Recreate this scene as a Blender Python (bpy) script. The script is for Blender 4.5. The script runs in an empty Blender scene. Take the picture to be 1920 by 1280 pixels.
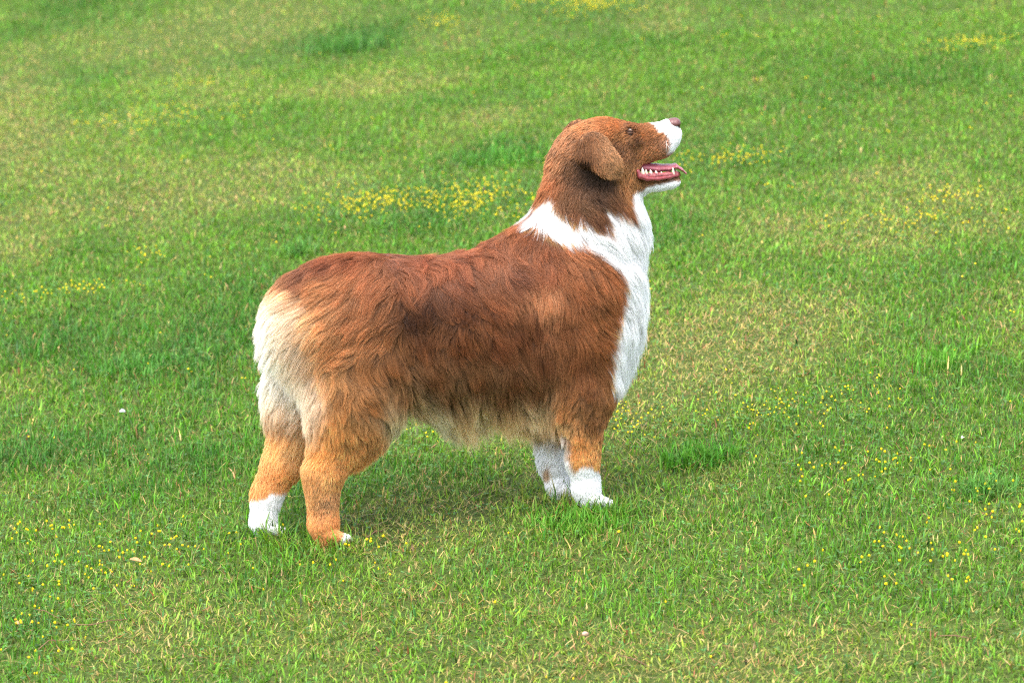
import bpy, math, random
import numpy as np
from mathutils import Vector

rng = np.random.default_rng(7)
random.seed(7)
scene = bpy.context.scene
col = scene.collection

# ------------------------------------------------------------------ camera, sky, sun, exposure
PITCH = math.radians(12.0)
DIST = 7.0
FOCAL = 119.0
YAW = math.radians(8.0)            # the dog's front turned a little away
ZC = 0.40                          # height of the aim point over the dog's origin
cam_d = bpy.data.cameras.new('camera')
cam = bpy.data.objects.new('camera', cam_d)
col.objects.link(cam)
CAM = np.array([0.0, -DIST * math.cos(PITCH), ZC + DIST * math.sin(PITCH)])
cam.location = CAM
cam.rotation_euler = (math.pi / 2 - PITCH, 0, 0)
cam_d.lens = FOCAL
cam_d.sensor_width = 36.0
cam_d.clip_end = 2000.0
cam_d.dof.use_dof = True
cam_d.dof.focus_distance = DIST - 0.05
cam_d.dof.aperture_fstop = 5.6
scene.camera = cam

SUN_EL = math.radians(70.0)
SUN_AZ = math.radians(-125.0)      # direction towards the sun in the xy plane: left and behind the camera
world = bpy.data.worlds.new('World')
scene.world = world
world.use_nodes = True
wn = world.node_tree.nodes
wl = world.node_tree.links
bg = wn['Background']
sky = wn.new('ShaderNodeTexSky')
sky.sky_type = 'NISHITA'
sky.sun_disc = False
sky.sun_elevation = SUN_EL
sky.sun_rotation = math.pi / 2 - SUN_AZ
sky.air_density = 1.0
sky.dust_density = 3.0
sky.ozone_density = 1.0
soft = wn.new('ShaderNodeHueSaturation')          # a bright, slightly hazy sky
soft.inputs['Saturation'].default_value = 0.55
wl.new(sky.outputs[0], soft.inputs['Color'])
wl.new(soft.outputs[0], bg.inputs[0])
bg.inputs[1].default_value = 0.15

sun_d = bpy.data.lights.new('sun', 'SUN')
sun = bpy.data.objects.new('sun', sun_d)
col.objects.link(sun)
sun_d.energy = 1.5
sun_d.angle = math.radians(60.0)
sun_d.color = (1.0, 0.955, 0.88)
sd = Vector((math.cos(SUN_AZ) * math.cos(SUN_EL), math.sin(SUN_AZ) * math.cos(SUN_EL), math.sin(SUN_EL)))
sun.rotation_euler = sd.to_track_quat('Z', 'Y').to_euler()
sun.location = (-4, -6, 9)

scene.view_settings.view_transform = 'Standard'
scene.view_settings.look = 'None'
scene.view_settings.gamma = 1.0
scene.view_settings.use_curve_mapping = False
scene.view_settings.exposure = 2.12
scene.render.engine = 'CYCLES'
scene.cycles.max_bounces = 16
scene.cycles.diffuse_bounces = 12
scene.cycles.transmission_bounces = 12
scene.cycles.use_denoising = False
scene.cycles.filter_width = 1.2
scene.cycles.transparent_max_bounces = 8

# ------------------------------------------------------------------ photograph <-> place
F = np.array([math.cos(YAW), math.sin(YAW), 0.0])      # forward, along the dog
L = np.array([-math.sin(YAW), math.cos(YAW), 0.0])     # across the dog, away from the camera
RX = np.array([1.0, 0, 0])
FW = np.array([0.0, math.cos(PITCH), -math.sin(PITCH)])
UP = np.array([0.0, math.sin(PITCH), math.cos(PITCH)])
K = 1920.0 * FOCAL / 36.0
PX = DIST / K                                           # metres per photo pixel at the dog


def ray(px, py):
    px = np.asarray(px, float); py = np.asarray(py, float)
    return FW + RX * ((px - 960) / K)[..., None] - UP * ((py - 640) / K)[..., None]


def P(px, py, off=0.0):
    """point of the dog (u, v, z) seen at that photo pixel, in the plane v = off"""
    r = ray(px, py)
    t = (off - CAM @ L) / (r @ L)
    w = CAM + r * np.asarray(t)[..., None]
    return np.stack([w @ F, w @ L, w[..., 2]], -1)


def proj(q):
    w = q[..., 0:1] * F + q[..., 1:2] * L + q[..., 2:3] * np.array([0, 0, 1.0])
    d = w - CAM
    z = d @ FW
    return 960 + K * (d @ RX) / z, 640 - K * (d @ UP) / z


# the lawn: a gentle slope fitted under the four paws
PAWS = [(608, 1017, -0.07), (500, 1003, 0.055), (1108, 951, -0.055), (1052, 937, 0.05)]
SY = 0.07
_a, _b = [], []
for x, y, o in PAWS:
    q = P(x, y, o)
    w = q[0] * F + q[1] * L
    _a.append([1.0, w[0]]); _b.append(q[2] - SY * w[1])
(Z0, SX), *_ = np.linalg.lstsq(np.array(_a), np.array(_b), rcond=None)


def ground_z(x, y):
    far = np.clip((np.hypot(x, y) - 14) / 60, 0, 1)
    return Z0 + (SX * x + SY * y) * (1 - 0.55 * far) + 0.012 * np.sin(x * 1.7 + 0.6) * np.sin(y * 1.3 + 0.4) * np.clip((np.hypot(x, y) - 0.6), 0, 1)


def G(px, py):
    r = ray(px, py)
    t = (Z0 + SX * CAM[0] + SY * CAM[1] - CAM[2]) / (r[..., 2] - SX * r[..., 0] - SY * r[..., 1])
    w = CAM + r * np.asarray(t)[..., None]
    return w[..., 0], w[..., 1]


def gproj(x, y):
    w = np.stack([x, y, ground_z(x, y)], -1) - CAM
    z = np.maximum(w @ FW, 0.2)
    return 960 + K * (w @ RX) / z, 640 - K * (w @ UP) / z


# ------------------------------------------------------------------ numpy noise
_perm = rng.random((64, 64, 64)).astype(np.float32)


def noise3(p):
    """smooth value noise, -1..1"""
    p = np.asarray(p, float)
    i = np.floor(p).astype(int); f = p - i
    f = f * f * (3 - 2 * f)
    r = 0.0
    for dx in (0, 1):
        wx = f[..., 0] if dx else 1 - f[..., 0]
        for dy in (0, 1):
            wy = f[..., 1] if dy else 1 - f[..., 1]
            for dz in (0, 1):
                wz = f[..., 2] if dz else 1 - f[..., 2]
                r = r + wx * wy * wz * _perm[(i[..., 0] + dx) & 63, (i[..., 1] + dy) & 63, (i[..., 2] + dz) & 63]
    return 2 * r - 1


def noise2(x, y, s=0.0):
    return noise3(np.stack([x, y, np.full_like(x, s)], -1))


def lin(c):
    c = np.asarray(c, float) / 255.0
    return np.where(c <= 0.04045, c / 12.92, ((c + 0.055) / 1.055) ** 2.4)


def smooth(a, b, x):
    t = np.clip((x - a) / (b - a), 0, 1)
    return t * t * (3 - 2 * t)


# ------------------------------------------------------------------ materials
def mat(name):
    m = bpy.data.materials.new(name)
    m.use_nodes = True
    return m, m.node_tree.nodes, m.node_tree.links, m.node_tree.nodes['Principled BSDF']


def mat_leaf(name, trans=0.35, rough=0.5, spec=0.35, var=True):
    m, n, l, b = mat(name)
    at = n.new('ShaderNodeAttribute'); at.attribute_name = 'col'
    b.inputs['Roughness'].default_value = rough
    b.inputs['Specular IOR Level'].default_value = spec
    l.new(at.outputs['Color'], b.inputs['Base Color'])
    tr = n.new('ShaderNodeBsdfTranslucent')
    hs = n.new('ShaderNodeHueSaturation'); hs.inputs['Value'].default_value = 1.2
    l.new(at.outputs['Color'], hs.inputs['Color'])
    l.new(hs.outputs[0], tr.inputs[0])
    mx = n.new('ShaderNodeMixShader'); mx.inputs[0].default_value = trans
    l.new(b.outputs[0], mx.inputs[1]); l.new(tr.outputs[0], mx.inputs[2])
    l.new(mx.outputs[0], n['Material Output'].inputs[0])
    return m


def mat_plain(name, c, rough=0.5, spec=0.4, c2=None, scale=200.0, bump=0.0, sss=0.0, coat=0.0):
    m, n, l, b = mat(name)
    b.inputs['Roughness'].default_value = rough
    b.inputs['Specular IOR Level'].default_value = spec
    b.inputs['Coat Weight'].default_value = coat
    b.inputs['Coat Roughness'].default_value = 0.15
    if sss:
        b.inputs['Subsurface Weight'].default_value = sss
        b.inputs['Subsurface Scale'].default_value = 0.004
    tc = n.new('ShaderNodeTexCoord')
    nz = n.new('ShaderNodeTexNoise'); nz.inputs['Scale'].default_value = scale; nz.inputs['Detail'].default_value = 4
    l.new(tc.outputs['Object'], nz.inputs['Vector'])
    mx = n.new('ShaderNodeMix'); mx.data_type = 'RGBA'
    mx.inputs[6].default_value = (*c, 1)
    mx.inputs[7].default_value = (*(c2 or [v * 0.7 for v in c]), 1)
    rp = n.new('ShaderNodeMapRange'); rp.inputs[1].default_value = 0.35; rp.inputs[2].default_value = 0.65
    l.new(nz.outputs[0], rp.inputs[0]); l.new(rp.outputs[0], mx.inputs[0])
    l.new(mx.outputs[2], b.inputs['Base Color'])
    if bump:
        bp = n.new('ShaderNodeBump'); bp.inputs['Strength'].default_value = bump; bp.inputs['Distance'].default_value = 0.001
        l.new(nz.outputs[0], bp.inputs['Height']); l.new(bp.outputs[0], b.inputs['Normal'])
    return m


def mat_hair(name):
    m, n, l, b = mat(name)
    at = n.new('ShaderNodeAttribute'); at.attribute_name = 'col'
    l.new(at.outputs['Color'], b.inputs['Base Color'])
    b.inputs['Roughness'].default_value = 0.48
    b.inputs['Specular IOR Level'].default_value = 0.45
    tr = n.new('ShaderNodeBsdfTranslucent')
    l.new(at.outputs['Color'], tr.inputs[0])
    mx = n.new('ShaderNodeMixShader'); mx.inputs[0].default_value = 0.5
    l.new(b.outputs[0], mx.inputs[1]); l.new(tr.outputs[0], mx.inputs[2])
    l.new(mx.outputs[0], n['Material Output'].inputs[0])
    return m


M_BLADE = mat_leaf('grass_blades', 0.38, 0.5, 0.22)
M_FUR = mat_hair('fur_strands')
M_SKIN, _n, _l, _b = mat('dog_skin')
_at = _n.new('ShaderNodeAttribute'); _at.attribute_name = 'col'
_l.new(_at.outputs['Color'], _b.inputs['Base Color'])
_b.inputs['Roughness'].default_value = 0.75
_b.inputs['Specular IOR Level'].default_value = 0.15
M_PETAL = mat_plain('yellow_petals', (0.66, 0.55, 0.008), 0.6, 0.2, (0.60, 0.42, 0.006), 900)
M_STALK = mat_plain('flower_stalk', (0.10, 0.20, 0.03), 0.6, 0.3)
M_NOSE = mat_plain('liver_nose', (0.125, 0.048, 0.043), 0.4, 0.4, (0.085, 0.032, 0.029), 600, 0.4)
M_TONGUE = mat_plain('tongue', (0.34, 0.095, 0.115), 0.42, 0.45, (0.28, 0.075, 0.092), 500, 0.35, 0.2)
M_GUM = mat_plain('gums', (0.36, 0.085, 0.085), 0.33, 0.5, (0.10, 0.022, 0.026), 230, 0.3, 0.15)
M_LIP = mat_plain('lips', (0.19, 0.034, 0.038), 0.35, 0.5, (0.22, 0.04, 0.045), 220, 0.3, 0.1)
M_TOOTH = mat_plain('tooth_enamel', (0.60, 0.54, 0.44), 0.3, 0.5, (0.52, 0.44, 0.33), 160)
M_EYE = mat_plain('eye_white', (0.34, 0.29, 0.25), 0.15, 0.6, coat=1.0)
M_IRIS = mat_plain('iris', (0.30, 0.26, 0.20), 0.12, 0.6, (0.09, 0.06, 0.03), 700, coat=1.0)
M_PUPIL = mat_plain('pupil', (0.008, 0.006, 0.005), 0.1, 0.6, coat=1.0)
M_CLAW = mat_plain('claw_horn', (0.16, 0.10, 0.075), 0.4, 0.4)
M_WHISKER = mat_plain('whisker', (0.8, 0.78, 0.72), 0.4, 0.4)
M_TWIG = mat_plain('dry_stem', (0.12, 0.050, 0.040), 0.7, 0.2, (0.16, 0.095, 0.05), 120)
M_STONE = mat_plain('pale_stone', (0.42, 0.29, 0.21), 0.7, 0.3, (0.28, 0.18, 0.12), 160, 0.5)
M_DRYLEAF = mat_plain('dead_leaf', (0.30, 0.13, 0.055), 0.7, 0.2, (0.42, 0.22, 0.10), 150)


def mesh_from(name, v, loops, starts, totals, mats, parent=None, vcol=None, shade=True):
    me = bpy.data.meshes.new(name)
    v = np.ascontiguousarray(v, np.float32)
    me.vertices.add(len(v)); me.vertices.foreach_set('co', v.ravel())
    me.loops.add(len(loops)); me.loops.foreach_set('vertex_index', np.ascontiguousarray(loops, np.int32))
    me.polygons.add(len(starts))
    me.polygons.foreach_set('loop_start', np.ascontiguousarray(starts, np.int32))
    me.polygons.foreach_set('loop_total', np.ascontiguousarray(totals, np.int32))
    if shade:
        me.polygons.foreach_set('use_smooth', np.ones(len(starts), bool))
    if vcol is not None:
        a = me.attributes.new('col', 'FLOAT_COLOR', 'POINT')
        c = np.ones((len(v), 4), np.float32); c[:, :3] = vcol
        a.data.foreach_set('color', c.ravel())
    me.update(calc_edges=True)
    for m in (mats if isinstance(mats, (list, tuple)) else [mats]):
        me.materials.append(m)
    o = bpy.data.objects.new(name, me)
    col.objects.link(o)
    o.parent = parent
    return o


def polys(name, v, faces, mats, parent=None, vcol=None, shade=True):
    tot = np.array([len(f) for f in faces]); st = np.concatenate([[0], np.cumsum(tot)[:-1]])
    return mesh_from(name, np.asarray(v), np.concatenate([np.asarray(f) for f in faces]), st, tot, mats, parent, vcol, shade)


def tag(o, label=None, cat=None, group=None, kind=None):
    if label: o['label'] = label
    if cat: o['category'] = cat
    if group: o['group'] = group
    if kind: o['kind'] = kind
    return o


# ------------------------------------------------------------------ the lawn's make-up, by place
# patches read off the photograph (px, py, rx, ry, weight) and laid on the ground
def patches(lst):
    out = []
    for x, y, rx, ry, w in lst:
        gx, gy = G(x, y); gx2, _ = G(x + rx, y); _, gya = G(x, y - ry); _, gyb = G(x, y + ry)
        out.append((float(gx), float(gy), float(abs(gx2 - gx)), float(abs(gya - gyb) / 2), w))
    return out


DRY = patches([(560, 30, 90, 30, .8), (60, 470, 90, 35, .6), (420, 385, 120, 30, .7), (520, 320, 70, 20, .6), (1650, 325, 120, 25, .6), (1460, 425, 110, 25, .7), (1860, 430, 80, 25, .6), (1420, 170, 130, 25, .5), (700, 160, 150, 25, .4), (1240, 690, 80, 40, .6),
    (400, 60, 230, 50, 1.0), (40, 150, 70, 60, .9), (50, 265, 60, 45, 1.0), (200, 390, 240, 55, .8), (1240, 45, 90, 45, .7),
               (1320, 660, 160, 60, .9), (1640, 440, 150, 40, .5), (860, 60, 120, 30, .4), (1750, 840, 140, 40, .4), (450, 1190, 480, 70, .3),
               (1500, 1230, 460, 70, .5), (330, 760, 120, 30, .45), (560, 350, 120, 25, .4), (1420, 590, 120, 30, .5), (900, 215, 60, 25, .5),
               (1750, 370, 110, 30, .4), (1380, 430, 100, 40, .3), (1700, 1010, 160, 50, .35)])
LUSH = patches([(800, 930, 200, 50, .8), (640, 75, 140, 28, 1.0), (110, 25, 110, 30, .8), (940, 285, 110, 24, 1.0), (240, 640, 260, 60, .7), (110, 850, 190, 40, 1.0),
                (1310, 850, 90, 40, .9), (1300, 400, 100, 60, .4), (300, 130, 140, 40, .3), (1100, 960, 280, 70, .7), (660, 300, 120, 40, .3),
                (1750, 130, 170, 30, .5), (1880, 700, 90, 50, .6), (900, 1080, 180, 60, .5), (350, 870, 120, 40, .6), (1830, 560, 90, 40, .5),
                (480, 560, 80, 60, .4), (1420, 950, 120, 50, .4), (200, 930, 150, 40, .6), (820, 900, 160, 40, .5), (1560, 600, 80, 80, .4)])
BLOOM = patches([(280, 235, 150, 26, 1.0), (360, 170, 60, 14, .3), (700, 395, 110, 26, 2.2), (880, 385, 110, 34, 2.4), (1110, 22, 90, 24, 2.2), (1820, 92, 90, 14, 1.0),
                 (1370, 300, 100, 16, 1.0), (1720, 430, 160, 28, .8), (150, 555, 140, 10, .9), (1500, 780, 220, 40, .8), (120, 1090, 170, 50, .4),
                 (300, 1050, 160, 50, .35), (1620, 890, 150, 40, .45), (800, 810, 90, 25, .7), (1180, 800, 60, 30, .6), (830, 50, 40, 14, .8), (1720, 1060, 220, 60, .35),
                 (60, 1200, 90, 60, .3), (620, 1060, 200, 60, .15), (280, 490, 40, 10, .4), (1850, 950, 90, 60, .25), (1000, 20, 60, 10, .5), (90, 1010, 120, 20, .3), (1760, 380, 100, 14, .5)])


def field(lst, x, y):
    r = np.zeros_like(x)
    for cx, cy, rx, ry, w in lst:
        d2 = ((x - cx) / rx) ** 2 + ((y - cy) / ry) ** 2
        r = np.maximum(r, w * np.exp(-d2 * 0.9))
    return r


def lawn_mix(x, y):
    n1 = noise2(x * 1.3 + 5, y * 0.9 + 3, 1.5); n2 = noise2(x * 4.1, y * 3.1, 2.5); n3 = noise2(x * 12, y * 10, 3.5)
    dry = np.clip(1.5 * field(DRY, x, y) + 0.62 * n2 + 0.28 * n3 + 0.62 * n1 - 0.04, 0, 1.25)
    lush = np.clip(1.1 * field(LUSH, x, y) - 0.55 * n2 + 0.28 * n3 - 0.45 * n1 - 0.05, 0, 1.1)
    bloom = np.clip(field(BLOOM, x, y) * (0.75 + 0.7 * n3), 0, 1.3)
    return dry, lush, bloom


C_GREEN = np.array([0.068, 0.190, 0.010])
C_LIGHT = np.array([0.160, 0.305, 0.020])
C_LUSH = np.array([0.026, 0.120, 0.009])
C_BLUE = np.array([0.052, 0.150, 0.028])
C_DRY = np.array([0.30, 0.25, 0.065])
C_TAN = np.array([0.42, 0.29, 0.12])
C_RUST = np.array([0.20, 0.075, 0.032])

# ---- ground sheet: fine near the dog, coarse to the horizon
def axis_pts(near, far):
    a = np.concatenate([-np.geomspace(near, far, 26)[::-1], np.linspace(-near, near, 90)[1:-1], np.geomspace(near, far, 26)])
    return a


gx = axis_pts(6.0, 900.0); gy = axis_pts(8.0, 900.0)
X, Y = np.meshgrid(gx, gy, indexing='ij')
gv = np.stack([X, Y, ground_z(X, Y)], -1).reshape(-1, 3)
nxg, nyg = X.shape
idx = np.arange(nxg * nyg).reshape(nxg, nyg)
q = np.stack([idx[:-1, :-1], idx[1:, :-1], idx[1:, 1:], idx[:-1, 1:]], -1).reshape(-1, 4)
M_SOIL, n, l, b = mat('lawn_soil')
tc = n.new('ShaderNodeTexCoord')
na = n.new('ShaderNodeTexNoise'); na.inputs['Scale'].default_value = 160; na.inputs['Detail'].default_value = 5
nb = n.new('ShaderNodeTexNoise'); nb.inputs['Scale'].default_value = 3.0; nb.inputs['Detail'].default_value = 4
l.new(tc.outputs['Object'], na.inputs['Vector']); l.new(tc.outputs['Object'], nb.inputs['Vector'])
cr = n.new('ShaderNodeValToRGB')
cr.color_ramp.elements[0].position = 0.35; cr.color_ramp.elements[0].color = (0.022, 0.026, 0.008, 1)
cr.color_ramp.elements[1].position = 0.68; cr.color_ramp.elements[1].color = (0.085, 0.085, 0.025, 1)
e = cr.color_ramp.elements.new(0.52); e.color = (0.030, 0.055, 0.010, 1)
l.new(na.outputs[0], cr.inputs[0])
mx = n.new('ShaderNodeMix'); mx.data_type = 'RGBA'; mx.inputs[7].default_value = (0.06, 0.085, 0.018, 1)
l.new(nb.outputs[0], mx.inputs[0]); l.new(cr.outputs[0], mx.inputs[6])
# far off, where blades cannot be told apart, the sward is the surface
ln_ = n.new('ShaderNodeVectorMath'); ln_.operation = 'LENGTH'; l.new(tc.outputs['Object'], ln_.inputs[0])
mr_ = n.new('ShaderNodeMapRange'); mr_.inputs[1].default_value = 3.0; mr_.inputs[2].default_value = 9.0; l.new(ln_.outputs['Value'], mr_.inputs[0])
sw = n.new('ShaderNodeValToRGB')
sw.color_ramp.elements[0].position = 0.3; sw.color_ramp.elements[0].color = (0.014, 0.048, 0.004, 1)
sw.color_ramp.elements[1].position = 0.7; sw.color_ramp.elements[1].color = (0.066, 0.108, 0.010, 1)
l.new(na.outputs[0], sw.inputs[0])
mf_ = n.new('ShaderNodeMix'); mf_.data_type = 'RGBA'
l.new(mr_.outputs[0], mf_.inputs[0]); l.new(mx.outputs[2], mf_.inputs[6]); l.new(sw.outputs[0], mf_.inputs[7])
l.new(mf_.outputs[2], b.inputs['Base Color'])
b.inputs['Roughness'].default_value = 0.9; b.inputs['Specular IOR Level'].default_value = 0.1
bp = n.new('ShaderNodeBump'); bp.inputs['Strength'].default_value = 0.8; bp.inputs['Distance'].default_value = 0.01
l.new(na.outputs[0], bp.inputs['Height']); l.new(bp.outputs[0], b.inputs['Normal'])
lawn = mesh_from('ground', gv, q.ravel(), np.arange(len(q)) * 4, np.full(len(q), 4), M_SOIL)
tag(lawn, 'sloping lawn ground under the grass', None, None, 'structure')


# ---- blades
PAW_XY = [(P(x, y, o)[0] * F + P(x, y, o)[1] * L)[:2] for x, y, o in PAWS]


def blade_arrays(x, y, z, length, width, yaw, lean, curl, c0, c1):
    """each blade: two quads' worth of strip (5 points, 3 triangles), bent over"""
    n = len(x)
    dx, dy = np.cos(yaw), np.sin(yaw)
    sx, sy = -dy * width / 2, dx * width / 2
    h1 = length * 0.5
    s1 = np.sin(lean); k1 = np.cos(lean)
    l2 = np.clip(lean + curl, 0, 1.75)
    s2 = np.sin(l2); k2 = np.cos(l2)
    bx, by, bz = x, y, z
    mx_, my_, mz_ = bx + dx * s1 * h1, by + dy * s1 * h1, bz + k1 * h1
    tx, ty, tz = mx_ + dx * s2 * h1, my_ + dy * s2 * h1, mz_ + k2 * h1
    v = np.empty((n, 5, 3), np.float32)
    v[:, 0] = np.stack([bx + sx * .8, by + sy * .8, bz], -1)
    v[:, 1] = np.stack([bx - sx * .8, by - sy * .8, bz], -1)
    v[:, 2] = np.stack([mx_ - sx, my_ - sy, mz_], -1)
    v[:, 3] = np.stack([mx_ + sx, my_ + sy, mz_], -1)
    v[:, 4] = np.stack([tx, ty, tz], -1)
    c = np.empty((n, 5, 3), np.float32)
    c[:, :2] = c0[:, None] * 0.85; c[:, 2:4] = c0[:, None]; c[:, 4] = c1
    return v, c


def blade_mesh(name, parts, m=None):
    v = np.concatenate([p[0] for p in parts]); c = np.concatenate([p[1] for p in parts])
    n = len(v)
    base = (np.arange(n) * 5)[:, None]
    loops = (base + np.array([[0, 1, 2, 3, 3, 2, 4]])).ravel()
    st = (np.arange(n)[:, None] * 7 + np.array([[0, 4]])).ravel()
    tot = np.tile([4, 3], n)
    return mesh_from(name, v.reshape(-1, 3), loops, st, tot, m or M_BLADE, None, c.reshape(-1, 3), shade=False)


def scatter(n, y0, y1, margin=0.5):
    """points over the ground in view (a step to each side included), evenly"""
    y = rng.uniform(y0, y1, n * 2)
    half = (y - CAM[1]) * 960 / K * 1.03 + margin
    hm = half.max()
    x = rng.uniform(-hm, hm, n * 2)
    k = np.abs(x) < half
    x, y = x[k], y[k]
    return x[:n], y[:n]


def vary(c, s, n):
    return np.clip(c * (1 + rng.normal(0, s, (n, 1))) * (1 + rng.normal(0, s * 0.4, (n, 3))), 0.004, 0.8)


def turf(n, y0, y1, wmul=1.0, lmul=1.0):
    x, y = scatter(n, y0, y1)
    n = len(x)
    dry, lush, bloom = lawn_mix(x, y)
    clump = noise2(x * 22, y * 22, 7.5)
    length = (0.0155 + 0.010 * rng.random(n) ** 2 * 2 + 0.016 * lush + 0.006 * clump - 0.005 * dry) * lmul
    length *= np.where(rng.random(n) < 0.06, 1.55, 1.0)
    for pw_ in PAW_XY:
        length *= 1 + 0.95 * np.exp(-((x - pw_[0]) ** 2 + (y + 0.04 - pw_[1]) ** 2) / 0.085 ** 2)
    wide = rng.random(n) < 0.30
    width = np.where(wide, rng.uniform(0.0025, 0.0046, n), rng.uniform(0.0012, 0.0023, n)) * wmul
    yaw = rng.uniform(0, 2 * math.pi, n)
    lean = np.abs(rng.normal(0.56, 0.44, n)) + 0.15 * dry
    curl = np.abs(rng.normal(0.35, 0.4, n))
    t = rng.random((n, 1))
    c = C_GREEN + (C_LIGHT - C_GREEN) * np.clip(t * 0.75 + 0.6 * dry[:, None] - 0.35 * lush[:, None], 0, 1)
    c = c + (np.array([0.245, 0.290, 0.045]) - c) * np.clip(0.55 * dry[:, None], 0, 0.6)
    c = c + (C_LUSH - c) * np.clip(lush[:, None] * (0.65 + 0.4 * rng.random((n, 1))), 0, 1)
    bl = rng.random(n) < (0.13 + 0.13 * lush) * smooth(5, 1, y)
    c[bl] = C_BLUE
    dr = rng.random(n) < 0.05 + 0.34 * dry ** 1.2
    c[dr] = C_DRY + (C_TAN - C_DRY) * rng.random((dr.sum(), 1))
    rs = rng.random(n) < 0.008 + 0.012 * dry
    c[rs] = C_RUST
    c = vary(c, 0.30, n)
    tip = c.copy()
    ct = rng.random(n) < 0.20 + 0.22 * dry
    tip[ct] = vary(C_TAN * 0.9, 0.15, ct.sum())
    length[dr] *= 0.8; lean[dr] += 0.25
    z = ground_z(x, y) - 0.002
    return blade_arrays(x, y, z, length, width, yaw, lean, curl, c, tip)


def thatch(n, y0, y1, wmul=1.0):
    """dry clippings and runners lying in the sward"""
    x, y = scatter(n, y0, y1)
    n = len(x)
    dry, lush, bloom = lawn_mix(x, y)
    k = rng.random(n) < 0.15 + 0.6 * dry - 0.2 * lush
    x, y = x[k], y[k]; n = len(x)
    c = C_TAN + (C_DRY - C_TAN) * rng.random((n, 1))
    r = rng.random(n) < 0.16; c[r] = C_RUST * 1.2
    c = vary(c, 0.25, n)
    return blade_arrays(x, y, ground_z(x, y) + rng.uniform(0.004, 0.020, n), rng.uniform(0.010, 0.036, n), rng.uniform(0.0009, 0.0022, n) * wmul,
                        rng.uniform(0, 6.28, n), rng.uniform(1.0, 1.5, n), rng.normal(0.0, 0.35, n), c, c)


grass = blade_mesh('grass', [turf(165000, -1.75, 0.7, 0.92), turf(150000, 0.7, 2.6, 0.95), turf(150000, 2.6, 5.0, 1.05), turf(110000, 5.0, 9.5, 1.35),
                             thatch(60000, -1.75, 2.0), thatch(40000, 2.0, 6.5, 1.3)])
tag(grass, 'mown green lawn grass with pale dry patches', None, None, 'stuff')
far_parts = []


def outer(n, x, y, w0, w1, l0, l1):
    hv = (y - CAM[1]) * 960 / K * 1.03 + 0.48
    k = ~((np.abs(x) < hv) & (y > -1.75) & (y < 9.4)) & (np.hypot(x - CAM[0], y - CAM[1]) > 1.5)
    x, y = x[k], y[k]; n = len(x)
    dry, lush, bloom = lawn_mix(x, y)
    c = C_GREEN + (C_LIGHT - C_GREEN) * rng.random((n, 1))
    c = c + (np.array([0.245, 0.290, 0.045]) - c) * np.clip(0.55 * dry[:, None], 0, 0.6)
    c = c + (C_LUSH - c) * np.clip(lush[:, None] * 0.8, 0, 1)
    c = vary(c, 0.28, n)
    return blade_arrays(x, y, ground_z(x, y), rng.uniform(l0, l1, n), rng.uniform(w0, w1, n), rng.uniform(0, 6.28, n), np.abs(rng.normal(0.5, 0.35, n)), np.abs(rng.normal(0.4, 0.35, n)), c, c)


oy = rng.uniform(-3.0, 12.5, 190000); oh = (oy - CAM[1]) * 960 / K + 2.4
far_parts.append(outer(0, rng.uniform(-1, 1, 190000) * oh, oy, 0.0025, 0.0065, 0.020, 0.042))
ang = rng.uniform(0, 2 * math.pi, 70000); rad = np.sqrt(rng.uniform(0, 1, 70000)) * 34
far_parts.append(outer(0, rad * np.cos(ang), rad * np.sin(ang) + 4, 0.008, 0.022, 0.025, 0.05))
fg = blade_mesh('outer_grass', far_parts)
tag(fg, 'lawn grass around the mown patch in view', None, None, 'stuff')

# ---- medick leaves: three small leaflets on a short stalk
def leaflets(n):
    x, y = scatter(n, -1.75, 6.5)
    n = len(x)
    dry, lush, bloom = lawn_mix(x, y)
    k = rng.random(n) < 0.10 + 0.85 * bloom + 0.15 * (noise2(x * 3, y * 3, 9.5) > 0.2)
    x, y = x[k], y[k]; n = len(x)
    z = ground_z(x, y) + rng.uniform(0.010, 0.026, n)
    a0 = rng.uniform(0, 6.28, n); s = rng.uniform(0.0035, 0.0065, n)
    c = vary(np.array([0.070, 0.165, 0.035]), 0.25, n)
    V, Cc = [], []
    for j in range(3):
        a = a0 + j * 2.094; dx, dy = np.cos(a), np.sin(a)
        til = rng.uniform(-0.3, 0.5, n)
        w = s * 0.48
        b0 = np.stack([x, y, z], -1)
        m0 = np.stack([x + dx * s * 0.65, y + dy * s * 0.65, z + til * s * 0.6], -1)
        sd_ = np.stack([-dy * w, dx * w, rng.uniform(-.3, .3, n) * w], -1)
        t0 = np.stack([x + dx * s * 1.15, y + dy * s * 1.15, z + til * s], -1)
        V.append(np.stack([b0, m0 + sd_, t0, m0 - sd_], 1)); Cc.append(np.repeat(c[:, None], 4, 1))
    v = np.concatenate(V); cc = np.concatenate(Cc)
    nq = len(v)
    return mesh_from('medick_foliage', v.reshape(-1, 3), np.arange(nq * 4), np.arange(nq) * 4, np.full(nq, 4), M_BLADE, None, cc.reshape(-1, 3), shade=False)


mf = leaflets(150000)
tag(mf, 'low three-lobed medick leaves among the grass', None, None, 'stuff')


# ------------------------------------------------------------------ implicit shapes
def cone_d(p, a, ra, b, rb, s):
    """distance to a rounded cone squashed by s across the dog"""
    c = 0.5 * (a[1] + b[1])
    sc = np.array([1.0, 1.0 / s, 1.0])
    a = (a - [0, c, 0]) * sc; b = (b - [0, c, 0]) * sc
    d = (p - np.array([0, c, 0], np.float32)) * sc.astype(np.float32)
    ab = b - a
    h = np.clip(((d - a) @ ab) / max(ab @ ab, 1e-9), 0, 1)
    return (np.linalg.norm(d - a - h[..., None] * ab, axis=-1) - (ra + (rb - ra) * h)) * (s ** 0.5 if s < 1 else 1.0)


def smin(a, b, k):
    h = np.clip(0.5 + 0.5 * (b - a) / k, 0, 1)
    return b + (a - b) * h - k * h * (1 - h)


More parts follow.
